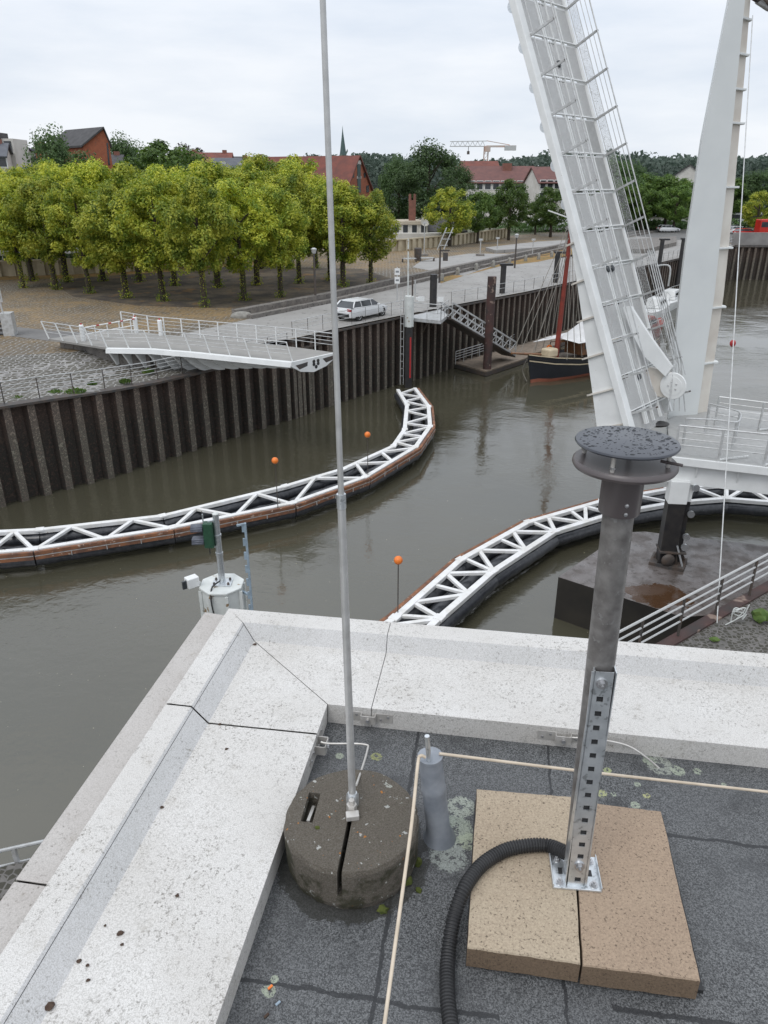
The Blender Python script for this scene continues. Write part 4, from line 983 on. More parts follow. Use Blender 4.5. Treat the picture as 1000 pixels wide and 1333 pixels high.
for i in range(16):
    a0 = 2*pi*i/16; a1 = 2*pi*(i+1)/16; ring.tube([cc+hd_*.3*cos(a0)+V((0, 0, .3*sin(a0))), cc+hd_*.3*cos(a1)+V((0, 0, .3*sin(a1)))], .08, 6)
ring.build('lifebuoy', 'orange', ship, True)
mz0 = pt_(.185, 0, 1.6); mtop = D(738, 282, mz0.y)
MB().tube([mz0, V((mz0.x+.25, mz0.y, mtop.z))], [.22, .15], 12).build('mast', 'mastred', ship, True)
MB().tube([V((mz0.x+.25, mz0.y, mtop.z)), V((mz0.x+.3, mz0.y, mtop.z+3.0))], [.10, .05], 8).build('topmast', 'wood', ship)
MB().bar(V((mz0.x-1.7, mz0.y-.2, mtop.z+.45)), V((mz0.x+1.6, mz0.y+.2, mtop.z-.6)), .09).build('crosstree', 'boomwhite', ship)
MB().tube([mz0+hd_*.8*0+V((0.1, 0, 1.4)), pt_(.62, .0, 3.2)], .11, 8).build('boom_spar', 'wood', ship)
aw = MB(); A = [pt_(.19, 0, 3.35), pt_(.19, -2.0, 2.75), pt_(.22, 1.9, 2.8), pt_(.40, 0, 3.9), pt_(.40, -1.7, 2.8), pt_(.40, 1.7, 2.9)]
A2 = [pt_(.415, 0, 4.1), pt_(.40, -1.8, 2.75), pt_(.24, 0, 3.1)]
aw.add([pt_(.06, -.9, 3.1), pt_(.20, 0, 3.32), pt_(.21, -1.9, 2.95)], [(0, 1, 2)])
aw.add([pt_(.20, 0, 3.3), pt_(.40, 0, 4.6), pt_(.46, -2.1, 3.1), pt_(.22, -1.9, 3.0)], [(0, 1, 2, 3)]); aw.add([pt_(.20, 0, 3.3), pt_(.40, 0, 4.6), pt_(.46, 1.9, 3.1), pt_(.22, 1.8, 3.1)], [(0, 3, 2, 1)])
o = aw.build('awning', 'canvas', ship); md = o.modifiers.new('s', 'SOLIDIFY'); md.thickness = .03
MB().sphere(pt_(.5, .2, 2.9), .8, 14, 8, (1.2, .8, .9)).build('furled_sail', 'canvas', ship, True)
m2 = pt_(.62, 0, 1.6); MB().tube([m2, m2+V((.1, 0, 8.5))], [.16, .12], 10).build('mizzen_mast', 'mastred', ship, True)
for s in (-1, 1):
    for k in range(3): MB().tube([pt_(.14+k*.06, s*1.75, 1.9), V((mz0.x+.2, mz0.y, mtop.z-.2))], .025, 5).build('shroud', 'rope', ship)
for k, (sx_, zz_) in enumerate(((-.155, 2.7), (-.10, 2.55), (.0, 2.4))): MB().tube([pt_(sx_, 0, zz_), V((mz0.x+.2, mz0.y, mtop.z-.1-k*1.2))], .025, 5).build('forestay', 'rope', ship)
MB().tube(smooth_path([pt_(-.02, -.3, 1.9), pt_(-.01, -.8, .9), pt_(.0, -.4, .05)], 5), .04, 6).build('anchor_chain', 'rope', ship)
MB().box(pt_(.055, -.78, 1.25), (.35, .08, .4), rz=.6).build('anchor', 'galvr', ship); MB().box(pt_(.10, -1.10, 1.62), (.8, .03, .12), rz=atan2(hd_.y, hd_.x)+.35).build('name_plate', 'creamtrim', ship)
for k in range(7): q = pt_(.28+k*.09, -2.0, 1.6); MB().tube([q, q+V((0, 0, .9))], .03, 6).build('stanchion', 'wood', ship)
MB().tube([pt_(.28+k*.09, -2.0, 2.5) for k in range(7)], .035, 6).build('handrail', 'wood', ship)

def motorboat(x, y, Lb, ang, label, hc='white'):
    c = P(x, y, 0); d = V((cos(ang), sin(ang), 0)); s_ = V((-sin(ang), cos(ang), 0)); t = thing('motor_boat', c, label, 'motor boat', 'white motor boats')
    def q(a, b, z): return c+d*a*Lb+s_*b+V((0, 0, z))
    mb = MB(); sec = [(-.5, .9, 1.1), (-.2, 1.35, 1.15), (.15, 1.3, 1.3), (.38, .8, 1.5), (.52, .05, 1.7)]
    for a, w_, h_ in sec: mb.v += [q(a, -w_*.6, -.2), q(a, -w_, h_), q(a, w_, h_), q(a, w_*.6, -.2)]
    for i in range(4):
        for k in range(3): mb.f.append([4*i+k, 4*i+4+k, 4*i+5+k, 4*i+k+1]); mb.mi.append(0)
    mb.f.append([0, 1, 2, 3]); mb.mi.append(0); mb.build('hull', hc, t)
    cb_ = MB(); cb_.hexa([q(-.2, -.9, 1.2), q(.2, -.8, 1.3), q(.2, .8, 1.3), q(-.2, .9, 1.2), q(-.17, -.75, 2.3), q(.08, -.65, 2.3), q(.08, .65, 2.3), q(-.17, .75, 2.3)]); cb_.build('cabin', hc, t, bevel=.06)
    gl = MB(); gl.hexa([q(-.15, -.92, 1.55), q(.13, -.85, 1.6), q(.13, .85, 1.6), q(-.15, .92, 1.55), q(-.14, -.84, 2.0), q(.10, -.78, 2.0), q(.10, .78, 2.0), q(-.14, .84, 2.0)]); gl.build('window_band', 'glass', t)
    rl = MB(); ln = [q(a, w_*.92, h_+.7) for a, w_, h_ in sec]+[q(a, -w_*.92, h_+.7) for a, w_, h_ in sec[::-1]]; rl.tube(ln, .03, 6)
    for p in ln: rl.tube([p-V((0, 0, .7)), p], .02, 5)
    rl.build('pulpit', 'galvr', t); return t
motorboat(852, 412, 9, 1.0, 'large white motor boat moored below the wall behind the raised bridge railing')
motorboat(872, 400, 10, 1.0, 'white motor boat farther along the wall, right of the first one')
motorboat(838, 440, 7, .8, 'small dark hulled boat with red gear in front of white boats', 'mastred')

# ------------------------------------------------------------ BRIDGE: raised leaf
az = 2.405; th = 1.155; Yf = 27.0
u = V((cos(az), sin(az), 0)); wv = V((sin(az), -cos(az), 0)); Lv = cos(th)*u+V((0, 0, sin(th))); nv = -sin(th)*u+V((0, 0, cos(th)))
O = V((8.782, 27.0, 8.416)); Wd = 3.20; sp_ = 1.369
leaf = thing('raised_bridge_leaf', O-Lv*1.7, 'raised white footbridge leaf with grating deck and cable railings beside the pylon', 'bridge leaf')
def lp(l, w_, n_): return O+Lv*l+wv*w_+nv*n_
L0, L1 = -2.3, 17.5
def lbox(mb, l0, l1, w0, w1, n0, n1): return mb.hexa([lp(l0, w0, n0), lp(l1, w0, n0), lp(l1, w1, n0), lp(l0, w1, n0), lp(l0, w0, n1), lp(l1, w0, n1), lp(l1, w1, n1), lp(l0, w1, n1)])
lbox(MB(), L0, L1, -.42, -.02, -.22, .03).build('edge_girder', 'white', leaf, bevel=.02)
lbox(MB(), L0+.3, L1, Wd-.02, Wd+.12, -.30, .04).build('edge_girder', 'white', leaf, bevel=.02)
# lower girder web, deepening to the heel, with ribs
def depth_(l): 
    t = max(0, (7.6-l)/(7.6-L0)); return .02+1.3*t**1.2
for wq_ in (-.12, Wd-.25):
    mb = MB(); ls = [L0+(L1-L0)*i/24 for i in range(25)]
    for i in range(24):
        a, b = ls[i], ls[i+1]
        if a > 7.6: continue
        mb.hexa([lp(a, wq_, -.23-depth_(a)), lp(b, wq_, -.23-depth_(b)), lp(b, wq_+.12, -.23-depth_(b)), lp(a, wq_+.12, -.23-depth_(a)), lp(a, wq_, -.222), lp(b, wq_, -.222), lp(b, wq_+.12, -.222), lp(a, wq_+.12, -.222)])
    mb.build('web_plate', 'white', leaf)
    for k in range(15):
        l = -1.7+k*sp_; dd_ = depth_(l)
        if l > L1: continue
        if l > 6.5 and wq_ < 1:
            MB().slab([lp(l+.19*cos(pi*q_/10), -.36, -.20-.16*sin(pi*q_/10)) for q_ in range(11)], wv*.30).build('bracket_lug', 'galv', leaf); continue
        fp = [lp(l, wq_-.001, -.20), lp(l, wq_-.09, -.22), lp(l, wq_-.09, -.36-dd_*.5), lp(l, wq_-.09, -.40-dd_*.9), lp(l, wq_-.001, -.48-dd_)] if wq_ < 1 else [lp(l, wq_+.121, -.20), lp(l, wq_+.35, -.3), lp(l, wq_+.28, -.28-dd_*.6), lp(l, wq_+.121, -.28-dd_)]
        MB().slab(fp, Lv*.06).build('rib', 'pylon_web', leaf)
# deck grating panels, cross beams
k = 0
for i in range(-1, 13):
    l0_ = i*sp_+.08; l1_ = (i+1)*sp_-.08
    if l1_ > L1: break
    lbox(MB(), l0_, l1_, .02, .95, -.02, 0).build('grating_panel', 'grating', leaf)
    lbox(MB(), l0_, l1_, 1.75, 2.28, -.02, 0).build('grating_panel', 'grating', leaf)
    lbox(MB(), l0_, l1_, 2.36, 3.08, -.02, 0).build('side_panel', 'grille' if 2 < i < 7 else 'grating', leaf)
    cb_ = MB(); lbox(cb_, i*sp_-.05, i*sp_-.0, .0, Wd, -.10, -.03); lbox(cb_, i*sp_+.06, i*sp_+.10, .0, Wd, -.05, .03); cb_.build('cross_beam', 'white', leaf)
cs = MB()
for w_ in (.98, 1.12, 1.66, 2.32): lbox(cs, L0+.3, L1, w_, w_+.05, -.10, .01)
cs.build('stringer', 'white', leaf)
for i in range(-1, 13, 1):
    if (i+1)*sp_ > L1: break
    lbox(MB(), i*sp_+.1, i*sp_+1.25, 1.18, 1.62, -.03, -.01).build('centre_panel', 'grating', leaf)
for l, w_ in ((2.9*sp_, 1.45), (8.4*sp_, 1.5), (2.9*sp_, 1.1), (-.2, 1.3)): 
    MB().lathe(lp(l, w_, .02), [(0, 0), (.13, 0), (.11, .05), (0, .06)], 16, (Lv, wv, nv)).build('deck_light', 'glass', leaf, True)
# railings on both deck edges
H_ = 1.03
for side, wq_, tl_ in (('near', 0, -.02), ('far', Wd, -.2)):
    for i in range(-1, 13):
        if i*sp_ > L1: break
        MB().bar(lp(i*sp_, wq_, 0), lp(i*sp_, wq_+tl_*.9, H_-.04), .055, .075, up=Lv).build('railing_post', 'galvr', leaf)
        MB().bar(lp(i*sp_, wq_+tl_*.9, H_-.06), lp(i*sp_, wq_+tl_*.9+.03, H_+.02), .05).build('post_cap', 'darksteel', leaf)
    for f_ in (1, .82, .64, .46, .14):
        MB().tube([lp(L0+1.6, wq_+tl_*f_, H_*f_), lp(L1, wq_+tl_*f_, H_*f_)], .024 if f_ == 1 else .013, 6).build('railing_cable', 'galvr', leaf)
    mb = MB(); mb.add([lp(L0+2.3, wq_+tl_*.1, .12), lp(L1, wq_+tl_*.1, .12), lp(L1, wq_+tl_*.46, H_*.46), lp(L0+2.3, wq_+tl_*.46, H_*.46)], [(0, 1, 2, 3)])
    if side == 'far': mb.build('mesh_infill', 'mesh', leaf)
    # bent end rail at the heel
    if side == 'far':
        MB().tube(smooth_path([lp(.9*sp_+1.5, Wd-.1, H_*1.15), lp(3.4, Wd-.15, H_*1.4), lp(3.6, Wd-.1, H_*.9)], 5), .03, 8).build('end_loop', 'galvr', leaf, True)
for k in range(4): MB().tube([lp(L0+.2+k*.1, Wd-.3-k*.25, .7-.1*k), lp(L0+2.2, Wd-.1-k*.2, .95), lp(4.2, Wd-.12-k*.18, 1.0)], .022, 6).build('heel_cable', 'galvr', leaf)
# pivot arm reaching to the pylon disc
pd = D(877, 502, 28.15)
arm = [D(818, 412, 28.2), D(832, 418, 28.2), D(866, 462, 28.4), D(888, 480, 28.5), D(884, 518, 28.5), D(862, 512, 28.4), D(836, 470, 28.3)]
MB().slab([D(x, y, 28.2) for x, y in ((811, 400), (821, 399), (846, 438), (875, 478), (866, 490), (838, 463), (822, 432))], (.1, .12, 0)).build('pivot_arm', 'white', leaf)
MB().slab([D(x, y, 28.45) for x, y in ((832, 486), (846, 478), (868, 484), (886, 490), (890, 508), (876, 519), (856, 516), (836, 503))], (.1, .12, 0)).build('heel_plate', 'pylon_web', leaf)
MB().lathe(pd, [(0, 0), (.50, 0), (.52, .05), (.5, .09), (.36, .09), (.36, .11), (0, .11)], 32, (u, (0, 0, 1), -wv)).build('pivot_disc', 'white', leaf, True)
for k in range(5): a = 2*pi*k/5; MB().sphere(pd-wv*.12+u*.17*cos(a)+V((0, 0, .17*sin(a))), .04, 8, 5).build('pivot_bolt', 'galvr', leaf)
# heel floor
lbox(MB(), L0, -.9, .1, Wd-.2, -.25, -.18).build('heel_panel', 'grating', leaf)
tag(MB().sphere(P(857, 552, 6.25), .35, 10, 6, (1.3, .8, .35)).build('cable_bundle', 'black', smooth=True), 'black bundle lying on deck at the foot of the raised leaf', 'cable')

# pylon
YP = 29.9
pyl = thing('bridge_pylon', (12.4, YP, 6.1), 'tall tapering white steel pylon right of the raised bridge leaf', 'pylon')
ys_ = (566, 532, 455, 385, 320, 260, 180, 90, 0, -100); fl_ = list(zip((868, 871, 878, 885, 893, 902, 914, 931.5, 949, 966), ys_)); fr_ = list(zip((905, 909, 920, 930, 937, 944, 952, 961, 970, 978), ys_))
def DP(x, y):
    r = ray(x, y); n_ = V((-.22, 1, 0)); return V((0, 0, HC))+r*((n_.dot(V((12.4, YP, 0))))/n_.dot(r))
A = [DP(x, y) for x, y in fl_]; B = [DP(x, y) for x, y in fr_]
mb = MB(); back_ = V((.10, .42, 0)); n = len(A)
for i in range(n-1): mb.hexa([A[i], B[i], B[i]+back_, A[i]+back_, A[i+1], B[i+1], B[i+1]+back_, A[i+1]+back_])
mb.build('front_plate', 'pylon', pyl)
C2 = [D(x, y, YP+.6) for x, y in zip((918, 921, 932, 942, 949, 955, 962, 970, 977, 983), ys_)]; ins = V((-.25, .1, 0))
mb = MB()
for i in range(n-1): mb.hexa([B[i]+V((-.3, .05, 0)), C2[i], C2[i]+V((.05, .5, 0)), B[i]+V((-.3, .55, 0)), B[i+1]+V((-.3, .05, 0)), C2[i+1], C2[i+1]+V((.05, .5, 0)), B[i+1]+V((-.3, .55, 0))])
mb.build('web', 'pylon_web', pyl)
def interp(Pl, z):
    for i in range(len(Pl)-1):
        if Pl[i].z <= z <= Pl[i+1].z: return lerp(Pl[i], Pl[i+1], (z-Pl[i].z)/(Pl[i+1].z-Pl[i].z))
    return Pl[-1]
for py in (542, 473, 401, 324, 245, 162, 118, 73, 27, -20):
    z = D(940, py, YP+.5).z; c = interp(C2, z); b = interp(B, z)
    wide = .18 if py > 160 else .10; wd = (c-b); fp = [b+V((-.1, -.02, 0)), b+wd*.9+V((.0, -.10, 0)), c+V((wide*.7, -.12, 0)), c+V((wide, .1, 0)), c+V((wide*.7, .4, 0)), c+V((0, .55, 0))]
    MB().slab(fp, (0, 0, .07)).build('flange_rib', 'pylon', pyl, bevel=.01)
tip = D(978, 4, YP+.6)
tie = thing('tie_rods', tip, 'dark steel tie rods running right from the pylon head', 'tie rod')
for k in (-1, 1): MB().tube([tip+V((0, k*.12, .25)), tip+V((3.5, .4+k*.12, -1.3))], .10, 10).build('rod', 'darksteel', tie, True)
MB().tube([tip+V((.25, 0, .16)), tip+V((.75, .1, -.05))], .2, 12).build('turnbuckle', 'bolt', tie, True)
# halyard rope
ra = D(980, 20, 29.6); rb_ = D(932, 835, 16.0)
hal = thing('halyard', rb_, 'thin grey halyard wire hanging from the pylon head past the deck', 'wire')
MB().tube([ra, rb_], .016, 6).build('wire', 'galvr', hal)
q = lerp(ra, rb_, .36); MB().sphere(D(954, 447, q.y), .10, 10, 6, (1, 1, 1.2)).build('shackle', 'red', hal, True)
for pp in ((936, 765),): MB().sphere(D(*pp, 17.5), .05, 8, 5).build('weight', 'darksteel', hal)

# fixed deck right
dz_ = 6.1
dk = thing('fixed_bridge_deck', (11, 25, dz_), 'white fixed bridge deck with railings right of the pylon', 'bridge deck')
n0_ = P(874, 594, dz_); n1_ = P(1120, 622, dz_); f0_ = P(905, 528, dz_); f1_ = P(1120, 548, dz_); h0_ = P(846, 560, dz_)
h0_ = n0_+(n0_-n1_)*.02
MB().slab([n0_, n1_, f1_, f0_, P(868, 548, dz_)], (0, 0, -.10)).build('deck_plate', 'grille', dk)
fd = (n1_-n0_).normalized(); fnn = V((-fd.y, fd.x, 0))
MB().slab([n0_-fnn*.06-fd*.8, n1_-fnn*.06, n1_+fnn*.05, n0_+fnn*.05-fd*.8], (0, 0, -.28)).build('fascia', 'white', dk, bevel=.01)
MB().slab([n0_+fnn*.22-fd*.5+V((0, 0, -.11)), n1_+fnn*.22+V((0, 0, -.11)), n1_+fnn*.75+V((0, 0, -.11)), n0_+fnn*.75-fd*.5+V((0, 0, -.11))], (0, 0, -.95)).build('main_beam', 'white', dk)
MB().slab([n0_+fnn*3.0+V((0, 0, -.11)), n1_+fnn*3.4+V((0, 0, -.11)), n1_+fnn*3.7+V((0, 0, -.11)), n0_+fnn*3.3+V((0, 0, -.11))], (0, 0, -.95)).build('main_beam', 'white', dk)
for k in range(5):
    q = n0_+fd*(.9+k*1.35)+V((0, 0, -.11)); MB().slab([q+fnn*.03, q+fnn*.24, q+fnn*.24+V((0, 0, -.72)), q+fnn*.12+V((0, 0, -.42))], fd*.05).build('bracket', 'white', dk)
def deckrail(a, b, step, lean, h, lb, mesh=True, nr=4):
    t = thing('deck_railing', a, lb, 'railing', 'railings on the fixed bridge deck'); a = V(a); b = V(b)
    railing('r', [a, b], h, step, nr, '', 'galvr', .04, .018, parent=t, tilt=lean, topr=.032)
    if mesh: MB().add([a+lean*.1+V((0, 0, .1)), b+lean*.1+V((0, 0, .1)), b+lean*.5+V((0, 0, h*.5)), a+lean*.5+V((0, 0, h*.5))], [(0, 1, 2, 3)]).build('mesh_infill', 'mesh', t)
    ps = resample([a, b], step)
    for p in ps[1:-1]: MB().bar(p+V((0, 0, .05)), p+fd*1.0+fnn*.75+V((0, 0, .05)), .06).build('floor_strut', 'white', t)
deckrail(n0_+fnn*.08+fd*.1, n1_+fnn*.08, 1.42, fnn*.05, 1.12, 'near side railing of the fixed bridge deck')
deckrail(P(930, 553, dz_), P(1110, 578, dz_), 1.7, V((0, 0, 0)), 1.15, 'far side railing of the fixed bridge deck')
gt = thing('handrail_loop', P(885, 575, dz_), 'rounded steel handrail loop on the deck in front of the pylon foot', 'railing')
lpz = V((0, 0, 1.12)); lpp = [P(888, 583, dz_)+lpz*.2, P(888, 583, dz_)+lpz, P(925, 585, dz_)+lpz, P(952, 588, dz_)+lpz, P(956, 575, dz_)+lpz, P(940, 568, dz_)+lpz, P(918, 562, dz_)+lpz]
for k, f_ in enumerate((1, .78, .56)):
    MB().tube(smooth_path([p+V((0, 0, -(1-f_)*1.12)) for p in lpp[1:]], 6), .03 if k == 0 else .016, 8).build('rail', 'galvr', gt, True)
for p in (lpp[1], lpp[3], lpp[4], lpp[6]): MB().bar(p-lpz, p, .07).build('post', 'galvr', gt)

# pier and column
pz = 1.75
pp = [P(x, y, pz) for x, y in [(727, 751), (888, 803), (940, 800), (1040, 735), (1010, 712), (905, 700), (840, 692), (812, 693)]]
pr2 = thing('bridge_pier', (pp[0].x, pp[0].y, 0), 'wet brown flat topped concrete pier carrying the bridge column', 'pier')
MB().prism([p.xy for p in pp], -1, pz-.004).build('pier_body', 'pierside', pr2); MB().slab(pp, (0, 0, -.02)).build('pier_top', 'piertop', pr2)
cb = P(870, 742, pz)+V((.18, .55, 0)); col = thing('bridge_column', cb, 'bridge column on the pier, white above and black below', 'column')
MB().box(cb+V((0, 0, .06)), (1.25, 1.0, .12), rz=-.5).build('foot_plate', 'darksteel', col)
ra_ = -.12
MB().box(cb+V((-.12, 0, 1.35)), (.62, .55, 2.5), rz=ra_).build('black_shaft', 'black', col, bevel=.02); MB().box(cb+V((-.12, 0, 3.0)), (.66, .58, .88), rz=ra_).build('white_shaft', 'white', col, bevel=.02)
MB().box(cb+V((.30, .12, 1.35)), (.22, .5, 2.5), rz=ra_).build('black_flange', 'black', col); MB().box(cb+V((.31, .12, 3.0)), (.22, .5, .88), rz=ra_).build('white_flange', 'white', col)
for x, y, z in ((.42, -.2, 2.15), (.38, -.25, 1.25), (.36, -.3, .85), (.42, -.2, 3.2)):
    MB().lathe(cb+V((x, y, z)), [(0, 0), (.13, 0), (.13, .1), (0, .1)], 14, ((1, 0, 0), (0, 0, 1), (0, -1, 0))).build('pulley', 'galv', col, True)
for k in range(5): a = k*1.25; MB().slab([cb+V((.45*cos(a)*.7, .35*sin(a)*.7, .12)), cb+V((.8*cos(a)*.8, .5*sin(a)*.8, .12)), cb+V((.3*cos(a), .3*sin(a), .8))], (.03, .03, 0)).build('gusset', 'darksteel', col)
MB().sphere(cb+V((-.2, -.42, .35)), .25, 12, 8, (1, .5, 1)).build('bearing', 'darksteel', col, True)
MB().box(cb+V((0, -.05, .62)), (.95, .75, .05), rz=ra_).build('collar_plate', 'darksteel', col)
MB().bar(cb+V((.35, -.5, .1)), cb+V((.1, -.32, .9)), .05).build('brace', 'galv', col)

# near quay at lower right and lower left
NZ = 4.6
qa = P(845, 845, NZ); qb = P(1010, 752, NZ); dq = (qb-qa).normalized(); qn = V((dq.y, -dq.x, 0))
sheet('quay_apron', [(qa-dq*6).xy, (qb+dq*8).xy, (qb+dq*8+qn*14).xy, (qa-dq*6+qn*14).xy], 'cobble_near', NZ, True)
tag(MB().slab([qa-dq*6+V((0, 0, .06)), qb+dq*8+V((0, 0, .06)), qb+dq*8+qn*.3+V((0, 0, .06)), qa-dq*6+qn*.3+V((0, 0, .06))], (0, 0, -6)).build('quay_edge_wall', 'rustpost'), 'rusty steel quay edge under the railing at lower right', 'quay wall')
q1 = P(900, 852, NZ)+qn*0; 
railing('quay_railing', [qa-dq*4+qn*.12+V((0, 0, .06)), qb+dq*5+qn*.12+V((0, 0, .06))], 1.1, 1.75, 4, 'galvanised four bar railing on the cobbled quay at lower right', ['alu', 'darksteel'], .035, .026)
rp_ = P(956, 812, NZ)+V((0, 0, .35)); rpk = thing('tied_rope', rp_, 'frayed white rope knotted to the lower right quay railing', 'rope')
for k in range(5): MB().tube(smooth_path([rp_+V((.2*sin(k*2), .2*cos(k), .1*k-.1)), rp_+V((.15*cos(k*3), -.1, .2*sin(k))), rp_+V((-.25+.12*k, -.05, -.35+.08*k))], 4), .014, 5).build('strand', 'dolphin', rpk, True)
tag(clump(990, 805, NZ+.1, .22, 'shrub', 'weed_tuft', .8), 'small weed tuft on cobbles beside the lower right railing', 'weed')
tag(clump(930, 833, NZ+.05, .10, 'shrub', 'weed_tuft', .5), 'low moss patch on the quay edge at lower right', 'weed')
sheet('quay_ground', [P(*q, 5.0).xy for q in ((-260, 1200), (-40, 1139), (30, 1122), (70, 1112), (130, 1240), (100, 1500), (-260, 1500))], 'cobble_near', 5.0, True)
struct(MB().prism([P(*q, 5.0).xy for q in ((-260, 1200), (-40, 1139), (30, 1122), (70, 1112), (130, 1240), (100, 1500), (-260, 1500))], -1, 4.99).build('quay_body', 'rustpost'))
lr0 = D(-60, 1121, 8.2); lr1 = D(62, 1094, 8.9)
lq = thing('quay_railing', V((lr0.x, lr0.y, lr0.z-1.1)), 'short piece of grey railing visible beyond the ledge at lower left', 'railing')
for dz2 in (0, -.32, -.62): MB().tube([lr0+V((0, 0, dz2)), lr1+V((0, 0, dz2))], .03 if dz2 == 0 else .02, 8).build('rail', 'galvr', lq, True)
for k in (.15, .62): p = lerp(lr0, lr1, k); MB().bar(p-V((0, 0, 1.1)), p, .06).build('post', 'galvr', lq)

# ------------------------------------------------------------ left fixed bridge half
zt = 6.1
near = [P(x, y, zt) for x, y in [(64, 441), (141, 453), (200, 454), (250, 458), (320, 465), (381, 471)]]
far = [P(x, y, zt) for x, y in [(160, 427), (200, 434), (262, 440), (325, 446), (385, 452), (436, 459)]]
lf = thing('left_bridge_half', near[5], 'white fixed footbridge half with curved ribs cantilevered from the left quay', 'bridge half')
top_ = MB(); n = 6
for i in range(n-1): top_.hexa([near[i]+V((0, 0, -.12)), near[i+1]+V((0, 0, -.12)), far[i+1]+V((0, 0, -.12)), far[i]+V((0, 0, -.12)), near[i], near[i+1], far[i+1], far[i]])
top_.build('deck_plate', 'deckslab', lf)
ed = MB()
def perp(pts, i): d = (pts[min(i+1, len(pts)-1)]-pts[max(i-1, 0)]).normalized(); return V((d.y, -d.x, 0))
for i in range(1, n-1):
    a, b = near[i], near[i+1]; pa, pb = perp(near, i), perp(near, i+1)
    ed.hexa([a+pa*.02+V((0, 0, -.32)), b+pb*.02+V((0, 0, -.32)), b+pb*.28+V((0, 0, -.26)), a+pa*.28+V((0, 0, -.26)), a+pa*.02+V((0, 0, .03)), b+pb*.02+V((0, 0, .03)), b+pb*.22+V((0, 0, .0)), a+pa*.22+V((0, 0, .0))])
ed.build('edge_beam', 'white', lf)
# belly and ribs
NS = 14; ncur = [lerp(near[1], near[5], 0)]; 
def npt(t): q = t*4; i = min(3, int(q)); return lerp(near[1+i], near[2+i], q-i)
def fpt(t): q = t*4; i = min(3, int(q)); return lerp(far[1+i], far[2+i], q-i)
bel = MB(); secs = []
for k in range(NS+1):
    t = k/NS; a = npt(t); b = fpt(t); dp_ = .40+1.9*(1-t)**1.5; ac = (b-a)
    sec = []
    for j_ in range(9):
        f_ = j_/8; prof_ = (1-(abs(2*f_-1))**2.2)*.74
        sec.append(a+ac*(.14+.76*f_)+V((0, 0, -.14-dp_*prof_)))
    secs.append(sec)
for k in range(NS):
    for j_ in range(8):
        b = len(bel.v); bel.v += [secs[k][j_], secs[k+1][j_], secs[k+1][j_+1], secs[k][j_+1]]; bel.f.append([b, b+1, b+2, b+3]); bel.mi.append(0)
for e in (0, NS): b = len(bel.v); bel.v += secs[e]; bel.f.append(list(range(b, b+9))); bel.mi.append(0)
bel.build('belly', 'white', lf)
for k in range(NS+1):
    t = k/NS; a = npt(t); b = fpt(t); dp_ = .40+1.9*(1-t)**1.5; d = (npt(min(1, t+.02))-npt(max(0, t-.02))).normalized(); ac = b-a
    fp = [a+ac*(-.02)+V((0, 0, -.25))]+[a+ac*(.0+.5*f_)+V((0, 0, -.16-(dp_+.10)*(1-(1-f_)**2.2))) for f_ in (.15, .3, .45, .6, .8, 1)]+[secs[k][4]+V((0, 0, .1)), secs[k][2]+V((0, 0, .1)), a+ac*.12+V((0, 0, -.15))]
    MB().slab(fp, d*.10).build('rib', 'white', lf)
# end plate at tip with the lock holes
ax_ = far[5]-near[5]; nd = V((ax_.y, -ax_.x, 0)).normalized()
if nd.x < 0: nd = -nd
ep = [near[5]+V((0, 0, .03))-ax_*.06, far[5]+V((0, 0, .03))+ax_*.05, far[5]+V((0, 0, -.12))+ax_*.07, lerp(near[5], far[5], .75)+V((0, 0, -.62)), lerp(near[5], far[5], .45)+V((0, 0, -.80)), lerp(near[5], far[5], .15)+V((0, 0, -.62)), near[5]+V((0, 0, -.2))-ax_*.08]
MB().slab(ep, nd*.12).build('end_plate', 'white', lf, bevel=.015)
for f_, z_, s_x, s_z in ((.17, -.27, .9, .36), (.80, -.22, .9, .30)):
    c = lerp(near[5], far[5], f_)+V((0, 0, z_))+nd*.125
    MB().slab([c-ax_.normalized()*s_x*.5+V((0, 0, .07)), c+ax_.normalized()*s_x*.5+V((0, 0, .12)), c+ax_.normalized()*s_x*.45+V((0, 0, -.10)), c-ax_.normalized()*s_x*.2+V((0, 0, -.2))], nd*.004).build('recess', 'darksteel', lf)
for f_, z_ in ((.45, -.2), (.55, -.2), (.45, -.36), (.55, -.36), (.5, -.52)): MB().lathe(lerp(near[5], far[5], f_)+V((0, 0, z_))+nd*.122, [(0, 0), (.1, 0), (.1, .02), (0, .02)], 14, (ax_.normalized(), (0, 0, 1), nd)).build('lock_socket', 'black', lf)
# abutment
ab = MB(); ab.prism([V(p).xy for p in (near[0]+V((.5, .3, 0)), near[1]+V((.4, .6, 0)), lerp(near[1], near[2], .8)+V((0, .7, 0)), lerp(far[1], far[2], .3), far[0], )], 4.5, zt-.14); tag(ab.build('bridge_abutment', 'stone'), 'weathered stone abutment under the landward end of the left bridge half', 'abutment')
nr_ = [near[0]]+[npt(t) for t in (0, .25, .5, .75, 1)]
lean_n = V((-.10, -.20, 0))*-1
t1 = thing('bridge_railing', near[0], 'near side railing with leaning white posts on the left bridge half', 'railing', 'railings of the left bridge half')
railing('r', [p+V((0, 0, .02)) for p in nr_], 1.05, 1.35, 4, '', ['galvr', 'white'], .05, .018, parent=t1, tilt=V((.28, .05, 0))*-1, topr=.032)
t2 = thing('bridge_railing', far[0], 'far side railing with upright white posts on the left bridge half', 'railing', 'railings of the left bridge half')
railing('r', [p+V((0, 0, .02)) for p in far], 1.05, 1.35, 4, '', ['galvr', 'white'], .05, .018, parent=t2, topr=.032)
